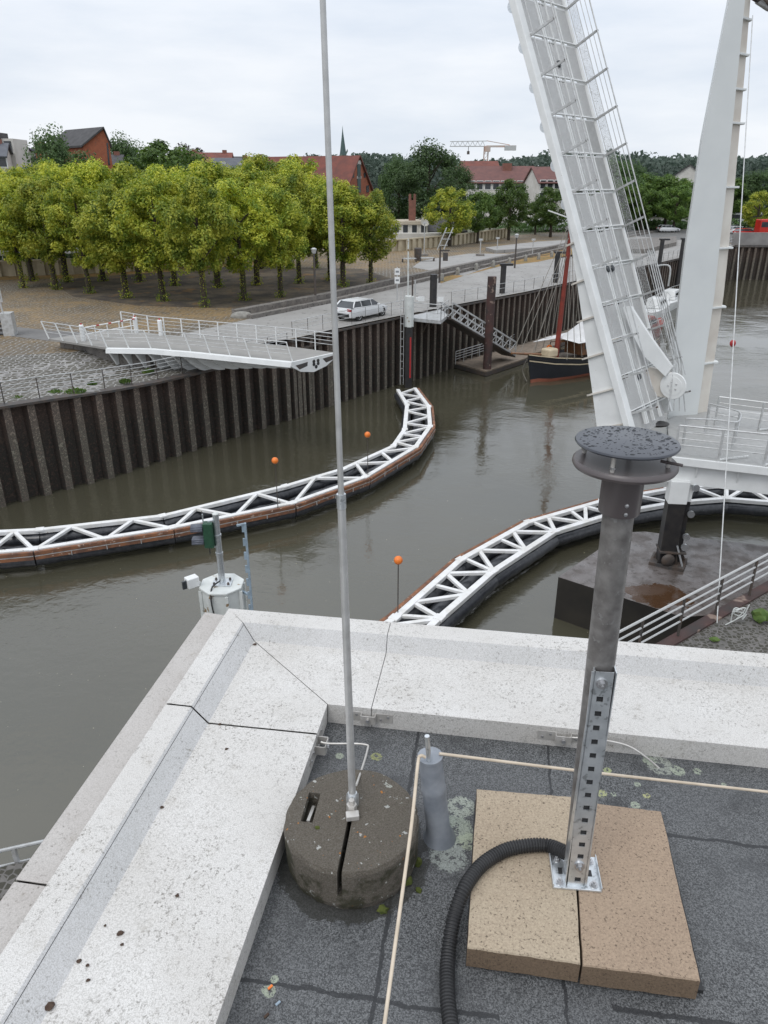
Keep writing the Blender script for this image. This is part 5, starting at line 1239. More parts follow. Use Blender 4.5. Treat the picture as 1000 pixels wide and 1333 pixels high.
for x, y, lb in ((109, 444, 'white bridge gate bollard on the near side of the left landing'), (178, 433, 'white gate bollard on the far side of the left landing'), (210, 437, 'smaller white gate post on the left bridge deck')):
    q = P(x, y, zt); b_ = thing('gate_bollard', q, lb, 'bollard', 'white gate bollards'); MB().lathe(q, [(0, 0), (.14, 0), (.14, .95), (.1, 1.0), (0, 1.0)], 16).build('shaft', 'white', b_, True); MB().lathe(q+V((0, 0, 1.0)), [(0, 0), (.06, 0), (.05, .08), (0, .09)], 12).build('lamp', 'red', b_, True)
gate = thing('barrier_gate', P(150, 437, zt), 'open red and white barrier gate on the left bridge deck', 'gate')
ga_, gb_ = P(113, 446, zt)+V((0, 0, .9)), P(175, 434, zt)+V((0, 0, .9))
for dz2 in (0, -.4): MB().tube([ga_+V((0, 0, dz2)), gb_+V((0, 0, dz2))], .035, 8).build('bar', 'white', gate, True)
for k in (.2, .45, .7, .95): p = lerp(ga_, gb_, k); MB().bar(p-V((0, 0, .85)), p, .05).build('upright', 'white', gate); MB().tube([p+(gb_-ga_)*.03, p+(gb_-ga_)*.09], .042, 8).build('red_band', 'red', gate, True)
# ------------------------------------------------------------ street furniture
def lamp(x, y, pt, lb, arms=False):
    p = P(x, y, HI); tz = D(x, pt, p.y).z
    t = thing('street_lamp', p, lb, 'street lamp', 'street lamps on the square')
    MB().tube([p, (p.x, p.y, tz-.2)], [.11, .08], 10).build('pole', 'darksteel', t, True)
    if arms:
        MB().box((p.x+.5, p.y, tz-.6), (.9, .2, .15), rz=.2).build('luminaire', 'darksteel', t)
        for dx in (-.3, .35): MB().bar((p.x+dx, p.y, tz-.5), (p.x+dx+.9, p.y+.2, tz+1.6), .09).build('arm', 'galvr', t)
        for k in range(3): MB().bar((p.x-.1+k*.25, p.y, tz-.1+k*.6), (p.x+.75+k*.25, p.y+.1, tz-.1+k*.6), .06).build('crossbar', 'galvr', t)
        MB().box((p.x+.55, p.y, tz-1.2), (.5, .3, .8)).build('control_box', 'darksteel', t)
    else:
        MB().lathe((p.x, p.y, tz-.3), [(0, 0), (.16, 0), (.24, .3), (.26, .36), (.1, .45), (0, .46)], 14).build('lamp_head', 'galvr', t, True)
lamp(411, 393, 325, 'dark street lamp under the plaza trees behind the lightning rod'); lamp(572, 368, 318, 'dark lamp post with folded lattice arms behind the quay steps', True); lamp(670, 349, 306, 'street lamp beside the bollards on the orange grass strip'); lamp(746, 336, 290, 'street lamp behind the red ship mast')
for x, y, pt, lb in ((625, 333, 312, 'short lamp mast at left of paved forecourt'), (647, 329, 310, 'short lamp mast middle of paved forecourt'), (693, 333, 312, 'short lamp mast at right of paved forecourt'), (552, 333, 290, 'thin grey mast in front of the cream wall')):
    p = P(x, y, HI); tz = D(x, pt, p.y).z; t = thing('lamp_mast', p, lb, 'street lamp', 'thin masts on the forecourt'); MB().tube([p, (p.x, p.y, tz)], .07, 8).build('pole', 'galvr', t); MB().box((p.x, p.y, tz), (.5, .3, .25)).build('lamp_head', 'galvr', t); MB().box((p.x, p.y, HI+.12), (1.1, 1.1, .24)).build('footing', 'stone', t)
bl = []
for k, (x, y) in enumerate([(575, 366), (596, 358), (620, 352), (642, 348), (663, 344), (684, 340), (701, 338), (718, 335), (735, 331)]):
    p = P(x, y, HI); bl.append(p)
    lbn = ['beside the dark lattice lamp post', 'second from the lattice lamp post', 'third from the lattice lamp post', 'nearest the leafy weed tuft', 'left of the street lamp', 'right of the street lamp', 'second right of the street lamp', 'just left of the red mast', 'just right of the red mast'][k]
    tag(MB().lathe(p-V((0, 0, .02)), [(0, 0), (.22, 0), (.24, .5), (.21, .72), (.1, .84), (0, .86)], 14).build('stone_bollard', 'stonetop', smooth=True), 'grey stone bollard on the grass strip, '+lbn, 'bollard', 'chained stone bollards')
for i in range(len(bl)-1):
    a, b = bl[i]+V((0, 0, .62)), bl[i+1]+V((0, 0, .62)); tag(MB().tube([lerp(a, b, k/8)-V((0, 0, .9*(k/8)*(1-k/8))) for k in range(9)], .035, 5).build('chain', 'darksteel'), 'sagging chain strung between the stone bollards', 'chain', 'chains between the stone bollards')
for x, y, lb in ((533, 341, 'low dark bench at left by the cream wall'), (556, 340, 'low dark bench at right by the cream wall')):
    p = P(x, y, HI); t = thing('bench', p, lb, 'bench', 'benches by the cream wall'); MB().box(p+V((0, 0, .42)), (1.7, .6, .12), rz=.15).build('seat', 'galvr', t)
    for s in (-.9, .9): MB().box(p+V((s, s*.12, .2)), (.2, .6, .4)).build('leg', 'darksteel', t)
p = P(544, 339, HI); tag(MB().lathe(p, [(0, 0), (.45, 0), (.5, 1.5), (.4, 1.6), (0, 1.6)], 12).build('waste_bin', 'darksteel'), 'dark waste bin between the two benches by the cream wall', 'bin')
# notice sign by the car
p = P(517, 395, HI-.1); t = thing('road_sign', p, 'two small white signs on one post between the car and the sleeve pile', 'sign'); MB().tube([p, p+V((0, 0, 3.0))], .05, 8).build('post', 'galvr', t)
for z in (2.65, 1.95): MB().box(p+V((0, -.07, z)), (.45, .04, .55)).build('sign_plate', 'white', t); MB().box(p+V((0, -.093, z)), (.28, .004, .16)).build('symbol', 'cargrey', t)
# sign and container at the left edge
p = P(11, 437, HI); t = thing('information_sign', p, 'grey post with round sign plates at the left edge of the path', 'sign'); MB().bar(p, p+V((-.15, 0, 3.6)), .09).build('post', 'galvr', t)
for z in (3.4, 2.6): MB().box(p+V((-.25, -.08, z)), (.75, .05, .75)).build('sign_plate', 'galvr', t); MB().lathe(p+V((-.25, -.11, z)), [(0, 0), (.3, 0), (.3, .01), (0, .01)], 16, ((1, 0, 0), (0, 0, 1), (0, -1, 0))).build('symbol', 'cargrey', t)
MB().box(p+V((-.25, -.11, 3.0)), (.3, .01, .12)).build('yellow_label', 'yellow', t)
p = P(4, 436, HI); t = thing('rack_cabinet', p, 'grey cabinet with slatted side at the left edge beside the sign', 'cabinet'); MB().box(p+V((.55, 0, .75)), (.7, .9, 1.5), rz=.2).build('body', 'galvr', t)
for k in range(5): MB().box(p+V((-.6, 0, .3+k*.28)), (1.6, .7, .07), rz=.2).build('slat', 'darksteel', t)

# ------------------------------------------------------------ cars
def car(c, ang, label, paint='carwhite', estate=True, group=None):
    t = thing('parked_car' if not group or 'bus' not in group else 'bus', c, label, 'car', group)
    d = V((cos(ang), sin(ang), 0)); s_ = V((-sin(ang), cos(ang), 0)); Lc, Wc = 4.75, 1.86
    def q(x, y, z): return V(c)+d*x+s_*y+V((0, 0, z))
    # side profile stations: x, half-width, bottom, belt height
    st2 = [(-2.36, .70, .42, .78), (-2.28, .84, .30, .98), (-1.9, .91, .26, 1.02), (-1.0, .93, .25, .99), (.2, .93, .25, .96), (1.15, .93, .25, .93), (1.9, .88, .26, .80), (2.25, .78, .30, .66), (2.38, .60, .42, .56)]
    mb = MB(); n = 8
    for x, w_, z0, z1 in st2:
        mb.v += [q(x, -w_*.9, z0), q(x, -w_, z0+.15), q(x, -w_, z0+(z1-z0)*.7), q(x, -w_*.93, z1), q(x, w_*.93, z1), q(x, w_, z0+(z1-z0)*.7), q(x, w_, z0+.15), q(x, w_*.9, z0)]
    for i in range(len(st2)-1):
        for k in range(8): mb.f.append([i*8+k, (i+1)*8+k, (i+1)*8+(k+1) % 8, i*8+(k+1) % 8]); mb.mi.append(0)
    mb.f.append(list(range(8))); mb.mi.append(0); mb.f.append([(len(st2)-1)*8+k for k in range(8)]); mb.mi.append(0)
    body = mb.build('body', paint, t, True)
    cab = [(-2.25, .80, .98), (-1.62, .64, 1.38), (-.8, .67, 1.45), (.1, .66, 1.44), (.45, .66, 1.40), (1.25, .82, .94)] if estate else [(-1.6, .80, 1.0), (-.8, .66, 1.40), (-.3, .67, 1.44), (.2, .66, 1.42), (.45, .66, 1.38), (1.25, .82, .94)]
    mb = MB()
    for x, w_, z in cab: zb2 = .95; mb.v += [q(x, -.86, zb2), q(x, -w_, z), q(x, w_, z), q(x, .86, zb2)]
    for i in range(len(cab)-1):
        for k in range(3): mb.f.append([i*4+k, (i+1)*4+k, (i+1)*4+k+1, i*4+k+1]); mb.mi.append(1 if (k != 1 or i in (0, len(cab)-2)) else 0)
    mb.f.append([0, 1, 2, 3]); mb.mi.append(1)
    mb.build('cabin', [paint, 'glass'], t)
    for s in (-1, 1):
        for x0 in (-1.05, .15): MB().bar(q(x0, s*.865, .95), q(x0, s*.68, 1.43), .045, .03, up=d).build('door_pillar', paint, t)
        MB().bar(q(-2.1, s*.845, 1.0), q(-1.7, s*.68, 1.42), .10, .04, up=d).build('door_pillar', paint, t)
        MB().bar(q(-1.75, s*.69, 1.425), q(.45, s*.69, 1.40), .06, .05).build('roof_rail', paint, t)
        MB().box(q(.85, s*1.0, 1.0), (.14, .18, .13), rz=ang).build('mirror', paint, t, bevel=.03)
        MB().box(q(-2.30, s*.66, .86), (.14, .36, .18), rz=ang).build('tail_light', 'taillight', t, bevel=.02); MB().box(q(2.22, s*.62, .62), (.16, .3, .14), rz=ang).build('headlight', 'galvr', t, bevel=.02)
        for x0 in (-1.42, 1.45):
            wh = MB().lathe(q(x0, s*.80, .34), [(0, -.11), (.25, -.11), (.34, -.09), (.345, 0), (.34, .09), (.25, .11), (.24, .08), (0, .06)], 22, (d, (0, 0, 1), s_*s)).build('wheel', 'tyre', t, True)
            MB().lathe(q(x0, s*.80, .34), [(0, .125), (.06, .13), (.07, .1), (.20, .095), (.23, .118), (.235, .09)], 10, (d, (0, 0, 1), s_*s)).build('rim', 'galvr', wh)
            MB().lathe(q(x0, s*.84, .34), [(0, .03), (.40, .03), (.40, .06), (0, .06)], 22, (d, (0, 0, 1), s_*s)).build('wheel_arch', 'tyre', t)
    MB().box(q(-2.37, 0, .48), (.08, 1.3, .22), rz=ang).build('bumper', 'tyre', t); MB().box(q(-2.36, 0, .80), (.04, .5, .11), rz=ang).build('number_plate', 'white', t)
    return t
cA = P(467.5, 418, HI); cB = P(497, 411.5, HI); ang = atan2((cB-cA).y, (cB-cA).x); dC = (cB-cA).normalized(); sC = V((-dC.y, dC.x, 0))
cc = (cA+cB)/2+sC*.85+V((0, 0, .01))
car(cc, ang, 'white estate car parked on the quay road behind the railing')
rn = random.Random(8)
for k, (x, Y, pt_c, lb) in enumerate(((4, 98, 'cargrey', 'grey green parked car roof behind the cream wall at far left'), (50, 100, 'carwhite', 'white parked car behind the wall, second from left'), (78, 101, 'carwhite', 'white parked car behind the wall left of a trunk'), (40, 103, 'cargrey', 'dark parked car behind the cream wall at left'))):
    q = D(x, 300, Y); car(V((q.x, Y, HI+.9)), .1+k*.05, lb, pt_c, True, 'cars parked behind the cream wall')
for k, (x, Y, pc_, lb) in enumerate(((962, 160, 'carwhite', 'white car parked right of the pylon on the far quay'), (972, 152, 'carred', 'red and white car right of the hanging wire on far quay'), (955, 165, 'cargrey', 'grey car behind the hanging wire on far quay'), (870, 165, 'carwhite', 'white car under the far trees left of the pylon'))):
    q = D(x, 300, Y); car(V((q.x, Y, HI+.03)), .15, lb, pc_, True, 'cars parked at far end of the basin')
# buses
for x, Y, mt, lb, Lb in ((990, 150, 'carred', 'red delivery truck parked at the right edge on the far quay', 3.6), (955, 185, 'carwhite', 'white coach parked under trees right of the pylon', 12)):
    q = D(x, 300, Y); t = thing('coach' if Lb > 8 else 'truck', (q.x+Lb*.3, Y, HI), lb, 'coach' if Lb > 8 else 'truck')
    c = V((q.x+Lb*.3, Y, HI)); MB().box(c+V((0, 0, 1.9)), (Lb, 2.4, 2.6)).build('body', mt, t, bevel=.15); MB().box(c+V((0, -1.21, 2.3)), (Lb*.9, .03, .9)).build('window_band', 'glass', t)
    for s in (-.35, .35): MB().lathe(c+V((Lb*s, -1.15, .5)), [(0, 0), (.5, 0), (.5, .2), (0, .2)], 16, ((1, 0, 0), (0, 0, 1), (0, 1, 0))).build('wheel', 'tyre', t)

# ------------------------------------------------------------ cream corrugated flood wall
def palisade(pts, h, label, pitch=.9, z0=HI):
    t = thing('flood_wall', (pts[0][0], pts[0][1], z0), label, 'wall'); rs = resample([V((*p, 0)) for p in pts], pitch/2); mb = MB()
    for i in range(len(rs)-1):
        a, b = rs[i], rs[i+1]; d = (b-a).normalized(); nm = V((d.y, -d.x, 0)); o_ = nm*(.28 if i % 2 else 0); o2 = nm*(0 if i % 2 else .28)
        A_ = a+o_; B_ = b+o_
        mb.add([(*A_.xy, z0), (*B_.xy, z0), (*B_.xy, z0+h), (*A_.xy, z0+h)], [(0, 1, 2, 3)]); C_ = b+o2
        mb.add([(*B_.xy, z0), (*C_.xy, z0), (*C_.xy, z0+h), (*B_.xy, z0+h)], [(0, 1, 2, 3)])
    mb.build('sheet_panel', 'palisade', t); q = MB(); ribbon(q, offs([p.xy for p in resample([V((*p, 0)) for p in pts], 6)], -.14), .5, z0+h, z0+h+.16); q.build('coping', 'palisade', t)
pal = [P(x, y, HI).xy for x, y in [(-120, 366), (0, 360), (100, 357), (200, 352), (300, 343), (400, 334), (470, 330), (530, 326), (600, 318), (660, 309)]]
palisade(pal, 1.55, 'cream corrugated flood wall running behind the square and trees', 1.5)

# ------------------------------------------------------------ TREES
def crown_mesh(name, rx, rz, leaves, leaf, clumps, mat, seed, flat=.0, hollow=.62):
    r = random.Random(seed); vs = []; fs = []
    cl_ = []
    for k in range(clumps):
        while True:
            p = V((r.uniform(-1, 1), r.uniform(-1, 1), r.uniform(-1, 1)))
            if .2 < p.length < 1: break
        p = p.normalized()*(hollow+(.95-hollow)*r.random()**.6)
        taper = 1-.28*max(0, p.z)-.10*max(0, -p.z)
        cl_.append((V((p.x*rx*taper, p.y*rx*taper, p.z*rz)), r.uniform(.17, .31)*rx, p))
    for k in range(leaves):
        c, cr_, dr_ = cl_[r.randrange(clumps)]
        d = V((r.gauss(0, 1), r.gauss(0, 1), r.gauss(0, 1))).normalized(); rad_ = cr_*(.55+.5*r.random())
        p = c+V((d.x*rad_, d.y*rad_, d.z*rad_*.8))
        nrm2 = (d*.8+V((0, 0, .55))+V((r.uniform(-.7, .7), r.uniform(-.7, .7), r.uniform(-.5, .5)))).normalized()
        X = nrm2.cross(V((r.uniform(-1, 1), r.uniform(-1, 1), r.uniform(-1, 1)))).normalized(); Y = nrm2.cross(X); s = leaf*r.uniform(.6, 1.35)
        b = len(vs); vs += [tuple(p-X*s), tuple(p-Y*s*.55+X*s*.1), tuple(p+X*s*1.05), tuple(p+Y*s*.6)]; fs.append((b, b+1, b+2, b+3))
    me = bpy.data.meshes.new(name); me.from_pydata(vs, [], fs); me.materials.append(MT[mat]); me.update(); return me
def trunk_mesh(h, r0_, seed, limbs=7, spread=2.0):
    r = random.Random(seed); mb = MB(); mb.tube([(0, 0, -.1), (r.uniform(-.05, .05), r.uniform(-.05, .05), h*.3), (r.uniform(-.12, .12), r.uniform(-.1, .1), h*.6), (0, 0, h)], [r0_*1.25, r0_, r0_*.75, r0_*.3], 9)
    for k in range(limbs):
        a = r.random()*6.28; z = h*(.38+.5*k/limbs); mb.tube([(0, 0, z), (cos(a)*spread*.45, sin(a)*spread*.45, z+h*.10), (cos(a)*spread*r.uniform(.8, 1.15), sin(a)*spread, z+h*.22)], [r0_*.42, r0_*.28, r0_*.08], 6)
    me = bpy.data.meshes.new('trunk'); me.from_pydata([tuple(v) for v in mb.v], [], mb.f); me.materials.append(MT['trunk']); me.update(); return me
class TreeKind:
    def __init__(s, kind, h, rx, rz, leaves, leaf, clumps, mat, seeds, trunk_r=.22, shoots=False, hollow=.62):
        s.kind = kind; s.h = h; s.var = []
        for sd2 in seeds:
            cm = crown_mesh('crown', rx, rz, leaves, leaf, clumps, mat, sd2, hollow=hollow); tm = trunk_mesh(h*.8, trunk_r, sd2, spread=rx*.55); sm = None
            if shoots:     # twiggy shoots that clothe the trunk of the pollarded limes
                r = random.Random(sd2+9); vs = []; fs = []
                for k in range(520):
                    z = h*.34*(r.random()**1.3); rr3 = (.16+.16*r.random()+(.45 if z < .7 else 0)*r.random()); a = r.random()*6.28
                    p = V((cos(a)*rr3, sin(a)*rr3, z)); X = V((r.uniform(-1, 1), r.uniform(-1, 1), r.uniform(-.5, 1))).normalized(); Y = X.cross(V((r.uniform(-1, 1), r.uniform(-1, 1), r.uniform(-1, 1)))).normalized(); q = r.uniform(.05, .11); b = len(vs)
                    vs += [tuple(p-X*q), tuple(p-Y*q*.6), tuple(p+X*q), tuple(p+Y*q*.6)]; fs.append((b, b+1, b+2, b+3))
                sm = bpy.data.meshes.new('shoots'); sm.from_pydata(vs, [], fs); sm.materials.append(MT['leaf_lime']); sm.update()
            s.var.append((cm, tm, sm))
        s.rz = rz
    def place(s, x, y, z, height, label, group, seed, width=1.0, v=None):
        r = random.Random(seed); cm, tm, sm = s.var[(seed if v is None else v) % len(s.var)]; k = height/s.h
        t = thing(s.kind, (x, y, z), label, 'tree', group); t.rotation_euler = (0, 0, r.random()*6.28); t.scale = (k*width, k*width, k)
        c = bpy.data.objects.new('crown', cm); S.collection.objects.link(c); c.parent = t; c.location = (0, 0, s.h-s.rz*.98)
        q = bpy.data.objects.new('trunk', tm); S.collection.objects.link(q); q.parent = t
        if sm: g = bpy.data.objects.new('trunk_shoots', sm); S.collection.objects.link(g); g.parent = t; g['kind'] = 'stuff'
        return t
lime = TreeKind('lime_tree', 10.5, 3.6, 4.0, 17000, .125, 75, 'leaf_lime', (1, 2, 3, 4, 5, 6), .23, True, hollow=.5)
ordn = ['first', 'second', 'third', 'fourth', 'fifth', 'sixth', 'seventh', 'eighth', 'ninth', 'tenth', 'eleventh']
fronts = [(31, 375, 9.8), (73, 377, 9.6), (117, 382, 9.8), (165, 388, 9.8), (213, 392, 9.8), (267, 400, 9.6), (318, 391, 9.8), (366, 387, 9.8), (447, 373, 9.4), (483, 370, 8.9)]
mids = [(-20, 366, 11.4), (42, 366, 11.2), (87, 367, 11.2), (135, 366, 11.6), (182, 367, 11.2), (228, 372, 11.4), (284, 374, 11), (335, 371, 11.4), (390, 369, 11.0), (430, 365, 9.6)]
backs = [(-30, 355, 11.6), (20, 356, 11.2), (64, 355, 11.7), (110, 354, 10.9), (150, 353, 11.2), (190, 353, 11), (226, 353, 11.4), (262, 352, 11.2), (300, 351, 11.2), (340, 350, 12.4), (378, 350, 12.2), (412, 349, 10.2)]
for rowi, (row, nm2) in enumerate(((fronts, 'front row'), (mids, 'middle row'), (backs, 'back row'))):
    for i, (x, y, h_) in enumerate(row):
        p = P(x, y, HI); lb = 'yellow green lime tree, %s from the left in the %s of the square' % (ordn[min(i, 10)] if i < 11 else 'last', nm2)
        if (x, y) == (483, 370): lb = 'yellow green lime tree standing alone at the right end of the grove'
        lime.place(p.x, p.y, HI, h_*(.96+.09*((i*5+rowi*3) % 7)/6), lb, 'lime trees on the square', rowi*31+i*7+1, .86+.2*((i*3+rowi) % 5)/4)
dark = TreeKind('broadleaf_tree', 18, 7.5, 7.6, 15000, .24, 90, 'leaf_dark', (21, 22), .45, hollow=.55)
midt = TreeKind('broadleaf_tree', 12, 4.6, 4.8, 9000, .21, 60, 'leaf_mid', (31, 32, 33), .3)
limeb = TreeKind('broadleaf_tree', 11, 4.4, 4.5, 9000, .19, 60, 'leaf_lime', (41,), .3)
def tree_at(kind, x, ytop, Y, lb, seed, width=1, group='trees beyond the square', z0=HI):
    q = D(x, ytop, Y); kind.place(q.x, Y, z0, q.z-z0, lb, group, seed, width)
tree_at(dark, 560, 186, 150, 'huge dark green tree behind the white house with chimneys', 1, 1.02)
tree_at(dark, 520, 205, 155, 'dark tree merging with left side of the huge tree', 2, .8)
tree_at(dark, 600, 215, 158, 'dark tree merging with right side of the huge tree', 3, .7)
tree_at(limeb, 588, 242, 128, 'bright green tree right of the white house', 1, 1.15)
tree_at(midt, 625, 248, 135, 'green tree second right of the white house', 2, 1.0)
tree_at(midt, 640, 252, 145, 'green tree half hidden behind the second one', 3, 1.0)
tree_at(midt, 667, 233, 142, 'tall green tree in front of the long red roof', 4, .95)
tree_at(midt, 722, 243, 150, 'dark green tree left of the raised bridge girder', 5, 1.1)
tree_at(midt, 700, 262, 158, 'lower green tree beside the white gabled house', 6, 1.1)
for k, (x, yt, Y) in enumerate(((765, 222, 175), (800, 207, 170), (828, 212, 178), (850, 226, 175), (875, 228, 172), (893, 232, 180), (780, 235, 165), (812, 240, 162), (842, 238, 165), (885, 240, 165))):
    tree_at(dark if k in (1, 2) else midt, x, yt, Y, 'green tree in the row behind the bridge railing, %s planted' % ordn[k], 50+k, 1.1)
for k, (x, yt, Y, kd) in enumerate(((955, 232, 185, midt), (975, 226, 190, dark), (1000, 222, 188, dark), (993, 247, 160, limeb), (940, 240, 195, midt), (1035, 235, 180, midt))):
    tree_at(kd, x, yt, Y, 'tree right of the pylon on the far shore, %s from the wire' % ordn[k], 80+k, 1.1)
for k, (x, yt, Y, kd, lb) in enumerate(((72, 170, 104, dark, 'olive green tree left of the red gabled house'), (152, 178, 150, dark, 'dark tree right of the red gabled house'), (180, 188, 155, dark, 'lower dark tree right of the red gabled house'), (200, 182, 112, midt, 'green tree above the grove behind its middle'), (238, 192, 125, midt, 'green tree above the grove left of the red roofs'), (345, 205, 118, midt, 'yellow green tree in front of the warehouse roof'), (125, 215, 112, midt, 'green tree below the red gabled house'), (30, 215, 115, midt, 'green tree low behind the grove at far left'), (385, 200, 114, limeb, 'bright tree crossing the warehouse roof'))):
    tree_at(kd, x, yt, Y, lb, 100+k, .8 if kd is dark else 1.0)
pur = TreeKind('copper_beech', 14, 6, 5.5, 6000, .25, 50, 'leaf_purple', (51,), .4); tree_at(pur, 240, 189, 190, 'dark purple tree behind the red roofs', 1)
# hedge-like dark undergrowth under the far trees
def scrub(name, pts, h, wd, n_, mat, label, seed, kind='stuff', leaf=.3):
    r = random.Random(seed); vs = []; fs = []; pts = [V((*p, 0)) for p in pts]; seg = [(pts[i+1]-pts[i]).length for i in range(len(pts)-1)]; tot = sum(seg)
    for k in range(n_):
        tt = r.random()*tot; i = 0
        while i < len(seg)-1 and tt > seg[i]: tt -= seg[i]; i += 1
        p = lerp(pts[i], pts[i+1], tt/seg[i]); hh = h*(.65+.5*mnoise.noise(p*.13)+.35*mnoise.noise(p*.5)); z = hh*(r.random()**.6)
        p = p+V((r.uniform(-wd, wd), r.uniform(-wd, wd), HI+z)); X = V((r.uniform(-1, 1), r.uniform(-1, 1), r.uniform(-1, 1))).normalized(); Y = X.cross(V((r.uniform(-1, 1), r.uniform(-1, 1), 1))).normalized(); q = leaf*r.uniform(.6, 1.4); b = len(vs)
        vs += [tuple(p-X*q), tuple(p-Y*q*.7), tuple(p+X*q), tuple(p+Y*q*.7)]; fs.append((b, b+1, b+2, b+3))
    me = bpy.data.meshes.new(name); me.from_pydata(vs, [], fs); me.materials.append(MT[mat]); me.update(); o = bpy.data.objects.new(name, me); S.collection.objects.link(o); return tag(o, label, None, None, kind)
scrub('undergrowth', [(-75, 96), (-50, 102), (-30, 112), (-16, 128), (2, 140)], 3.5, 4, 14000, 'leaf_dark', 'dark undergrowth behind the cream wall', 1)
scrub('undergrowth', [(26, 165), (45, 172), (72, 182), (100, 190), (130, 195)], 3.0, 4, 12000, 'leaf_dark', 'dark undergrowth under the far trees', 2)
# far wooded ridge
r = random.Random(77); mbh = []; vs = []; fs = []
def ridge_z(x): 
    px_ = 500+x/430*F*.95
    return 15+430*(0.017+.010*mnoise.noise(V((x*.006, 0, 3)))+.010*mnoise.noise(V((x*.03, 0, 7)))+(.010 if x > 90 else .011 if x > -40 and x < 20 else .002))
for k in range(60000):
    x = r.uniform(-420, 420); y = 430+r.uniform(-25, 60); hmax = ridge_z(x)+3.5*mnoise.noise(V((x*.11, y*.11, 0))); z = HI+(hmax-HI)*(1-r.random()**2*.75)
    p = V((x, y+(hmax-z)*-.6, z)); X = V((r.uniform(-1, 1), r.uniform(-1, 1), r.uniform(-1, 1))).normalized(); Y = X.cross(V((r.uniform(-1, 1), r.uniform(-1, 1), 1))).normalized(); q = r.uniform(.7, 1.7); b = len(vs)
    vs += [tuple(p-X*q), tuple(p-Y*q*.7), tuple(p+X*q), tuple(p+Y*q*.7)]; fs.append((b, b+1, b+2, b+3))
me = bpy.data.meshes.new('far_wood'); me.from_pydata(vs, [], fs); me.materials.append(MT['leaf_far']); o = bpy.data.objects.new('far_wood', me); S.collection.objects.link(o); tag(o, 'blue green wooded ridge along the horizon', None, None, 'stuff')
hb = MB(); hxs = list(range(-900, 901, 30))
for i in range(len(hxs)-1): a, b = hxs[i], hxs[i+1]; za = ridge_z(a)-3; zb3 = ridge_z(b)-3; hb.add([(a, 400, HI), (b, 400, HI), (b, 465, zb3), (a, 465, za)], [(0, 1, 2, 3)]); hb.add([(a, 465, za), (b, 465, zb3), (b, 1200, zb3), (a, 1200, za)], [(0, 1, 2, 3)])
struct(hb.build('hills', 'leaf_far'))

# ------------------------------------------------------------ BUILDINGS
def house(name, x, y, Lx, Ly, eave, ridge, rz, label, wall='brick', roof='rooftile', windows=(), dormers=(), gable_win=(), over=.4, z0=HI, chim=()):
    """ridge runs along local x; windows: (x, z, w, h, side) on front (-y) long side"""
    t = thing(name, (x, y, z0), label, 'building'); X = V((cos(rz), sin(rz), 0)); Y = V((-sin(rz), cos(rz), 0)); c = V((x, y, 0))
    def q(a, b, z): return c+X*a+Y*b+V((0, 0, z))
    a, b = Lx/2, Ly/2
    mb = MB(); mb.add([q(-a, -b, z0), q(a, -b, z0), q(a, b, z0), q(-a, b, z0), q(-a, -b, eave), q(a, -b, eave), q(a, b, eave), q(-a, b, eave), q(-a, 0, ridge), q(a, 0, ridge)], [(0, 1, 5, 4), (1, 2, 6, 9, 5), (2, 3, 7, 6), (3, 0, 4, 8, 7)])
    mb.build('wall', wall, t)
    sl2 = (ridge-eave)/b; rf = MB()
    for s in (-1, 1):
        n_ = Y*s*sl2+V((0, 0, 1)); n_.normalize(); P4 = [q(-a-over, s*(b+over), eave-over*sl2), q(a+over, s*(b+over), eave-over*sl2), q(a+over, 0, ridge), q(-a-over, 0, ridge)]
        rf.slab([p+n_*.02 for p in P4], n_*.22)
    ro = rf.build('roof', roof, t)
    for cx, cy, ch_, cw in chim: MB().box(q(cx, cy, ch_-1.2), (cw, cw, 2.6), rz=rz).build('chimney', 'brickdark', ro)
    for dx, dz2, w_, h_ in dormers: 
        f_ = (ridge-dz2)/(ridge-eave); MB().box(q(dx, -b*f_-.15, dz2+.2), (w_, .8, h_), rz=rz).build('roof_window', 'galvr', ro)
    for wx, wz, w_, h_ in windows:
        f = MB().box(q(wx, -b-.03, wz), (w_+.3, .10, h_+.3), rz=rz).build('window', 'white', t); MB().box(q(wx, -b-.10, wz), (w_, .06, h_), rz=rz).build('pane', 'glass', f)
    for side, wy, wz, w_, h_, mt in gable_win:
        MB().box(q(side*(a+.03), wy, wz), (.12, w_, h_), rz=rz).build('gable_window', mt, t)
    return t
def HZ(py, Y): return D(500, py, Y).z
# red gabled house at left
Y = 118; xc = D(118, 200, Y).x
rh = thing('brick_house', (xc, Y, HI), 'tall orange red brick house with black slate roof above the left trees', 'building')
def GP(x, y): r_ = ray(x, y); n_ = V((.45, -1, 0)); return V((0, 0, HC))+r_*((n_.dot(V((xc, Y, 0))))/n_.dot(r_))
gp_ = [GP(108, 189.5), GP(134, 168), GP(142.5, 188)]; gb_2 = [V((gp_[2].x+.3, gp_[2].y+.1, HI)), V((gp_[0].x, gp_[0].y, HI))]; ev = D(87, 170.5, 126)-D(134, 168, gp_[1].y); ev.z = 0
MB().slab(gp_+gb_2, ev).build('wall', 'brick', rh)
nz_ = V((0, 0, .25)); o1 = (gp_[0]-gp_[1]).normalized()*.5; o2 = (gp_[2]-gp_[1]).normalized()*.5; fe = ev.normalized()*-.35
rf_ = MB(); rf_.slab([gp_[1]+fe+V((0, 0, .05)), gp_[0]+o1+fe+V((0, 0, .05)), gp_[0]+o1+ev-fe+V((0, 0, .05)), gp_[1]+ev-fe+V((0, 0, .05))], nz_); rf_.slab([gp_[1]+fe+V((0, 0, .05)), gp_[1]+ev-fe+V((0, 0, .05)), gp_[2]+o2+ev-fe+V((0, 0, .05)), gp_[2]+o2+fe+V((0, 0, .05))], nz_)
rf_.build('roof', 'slateroof', rh)
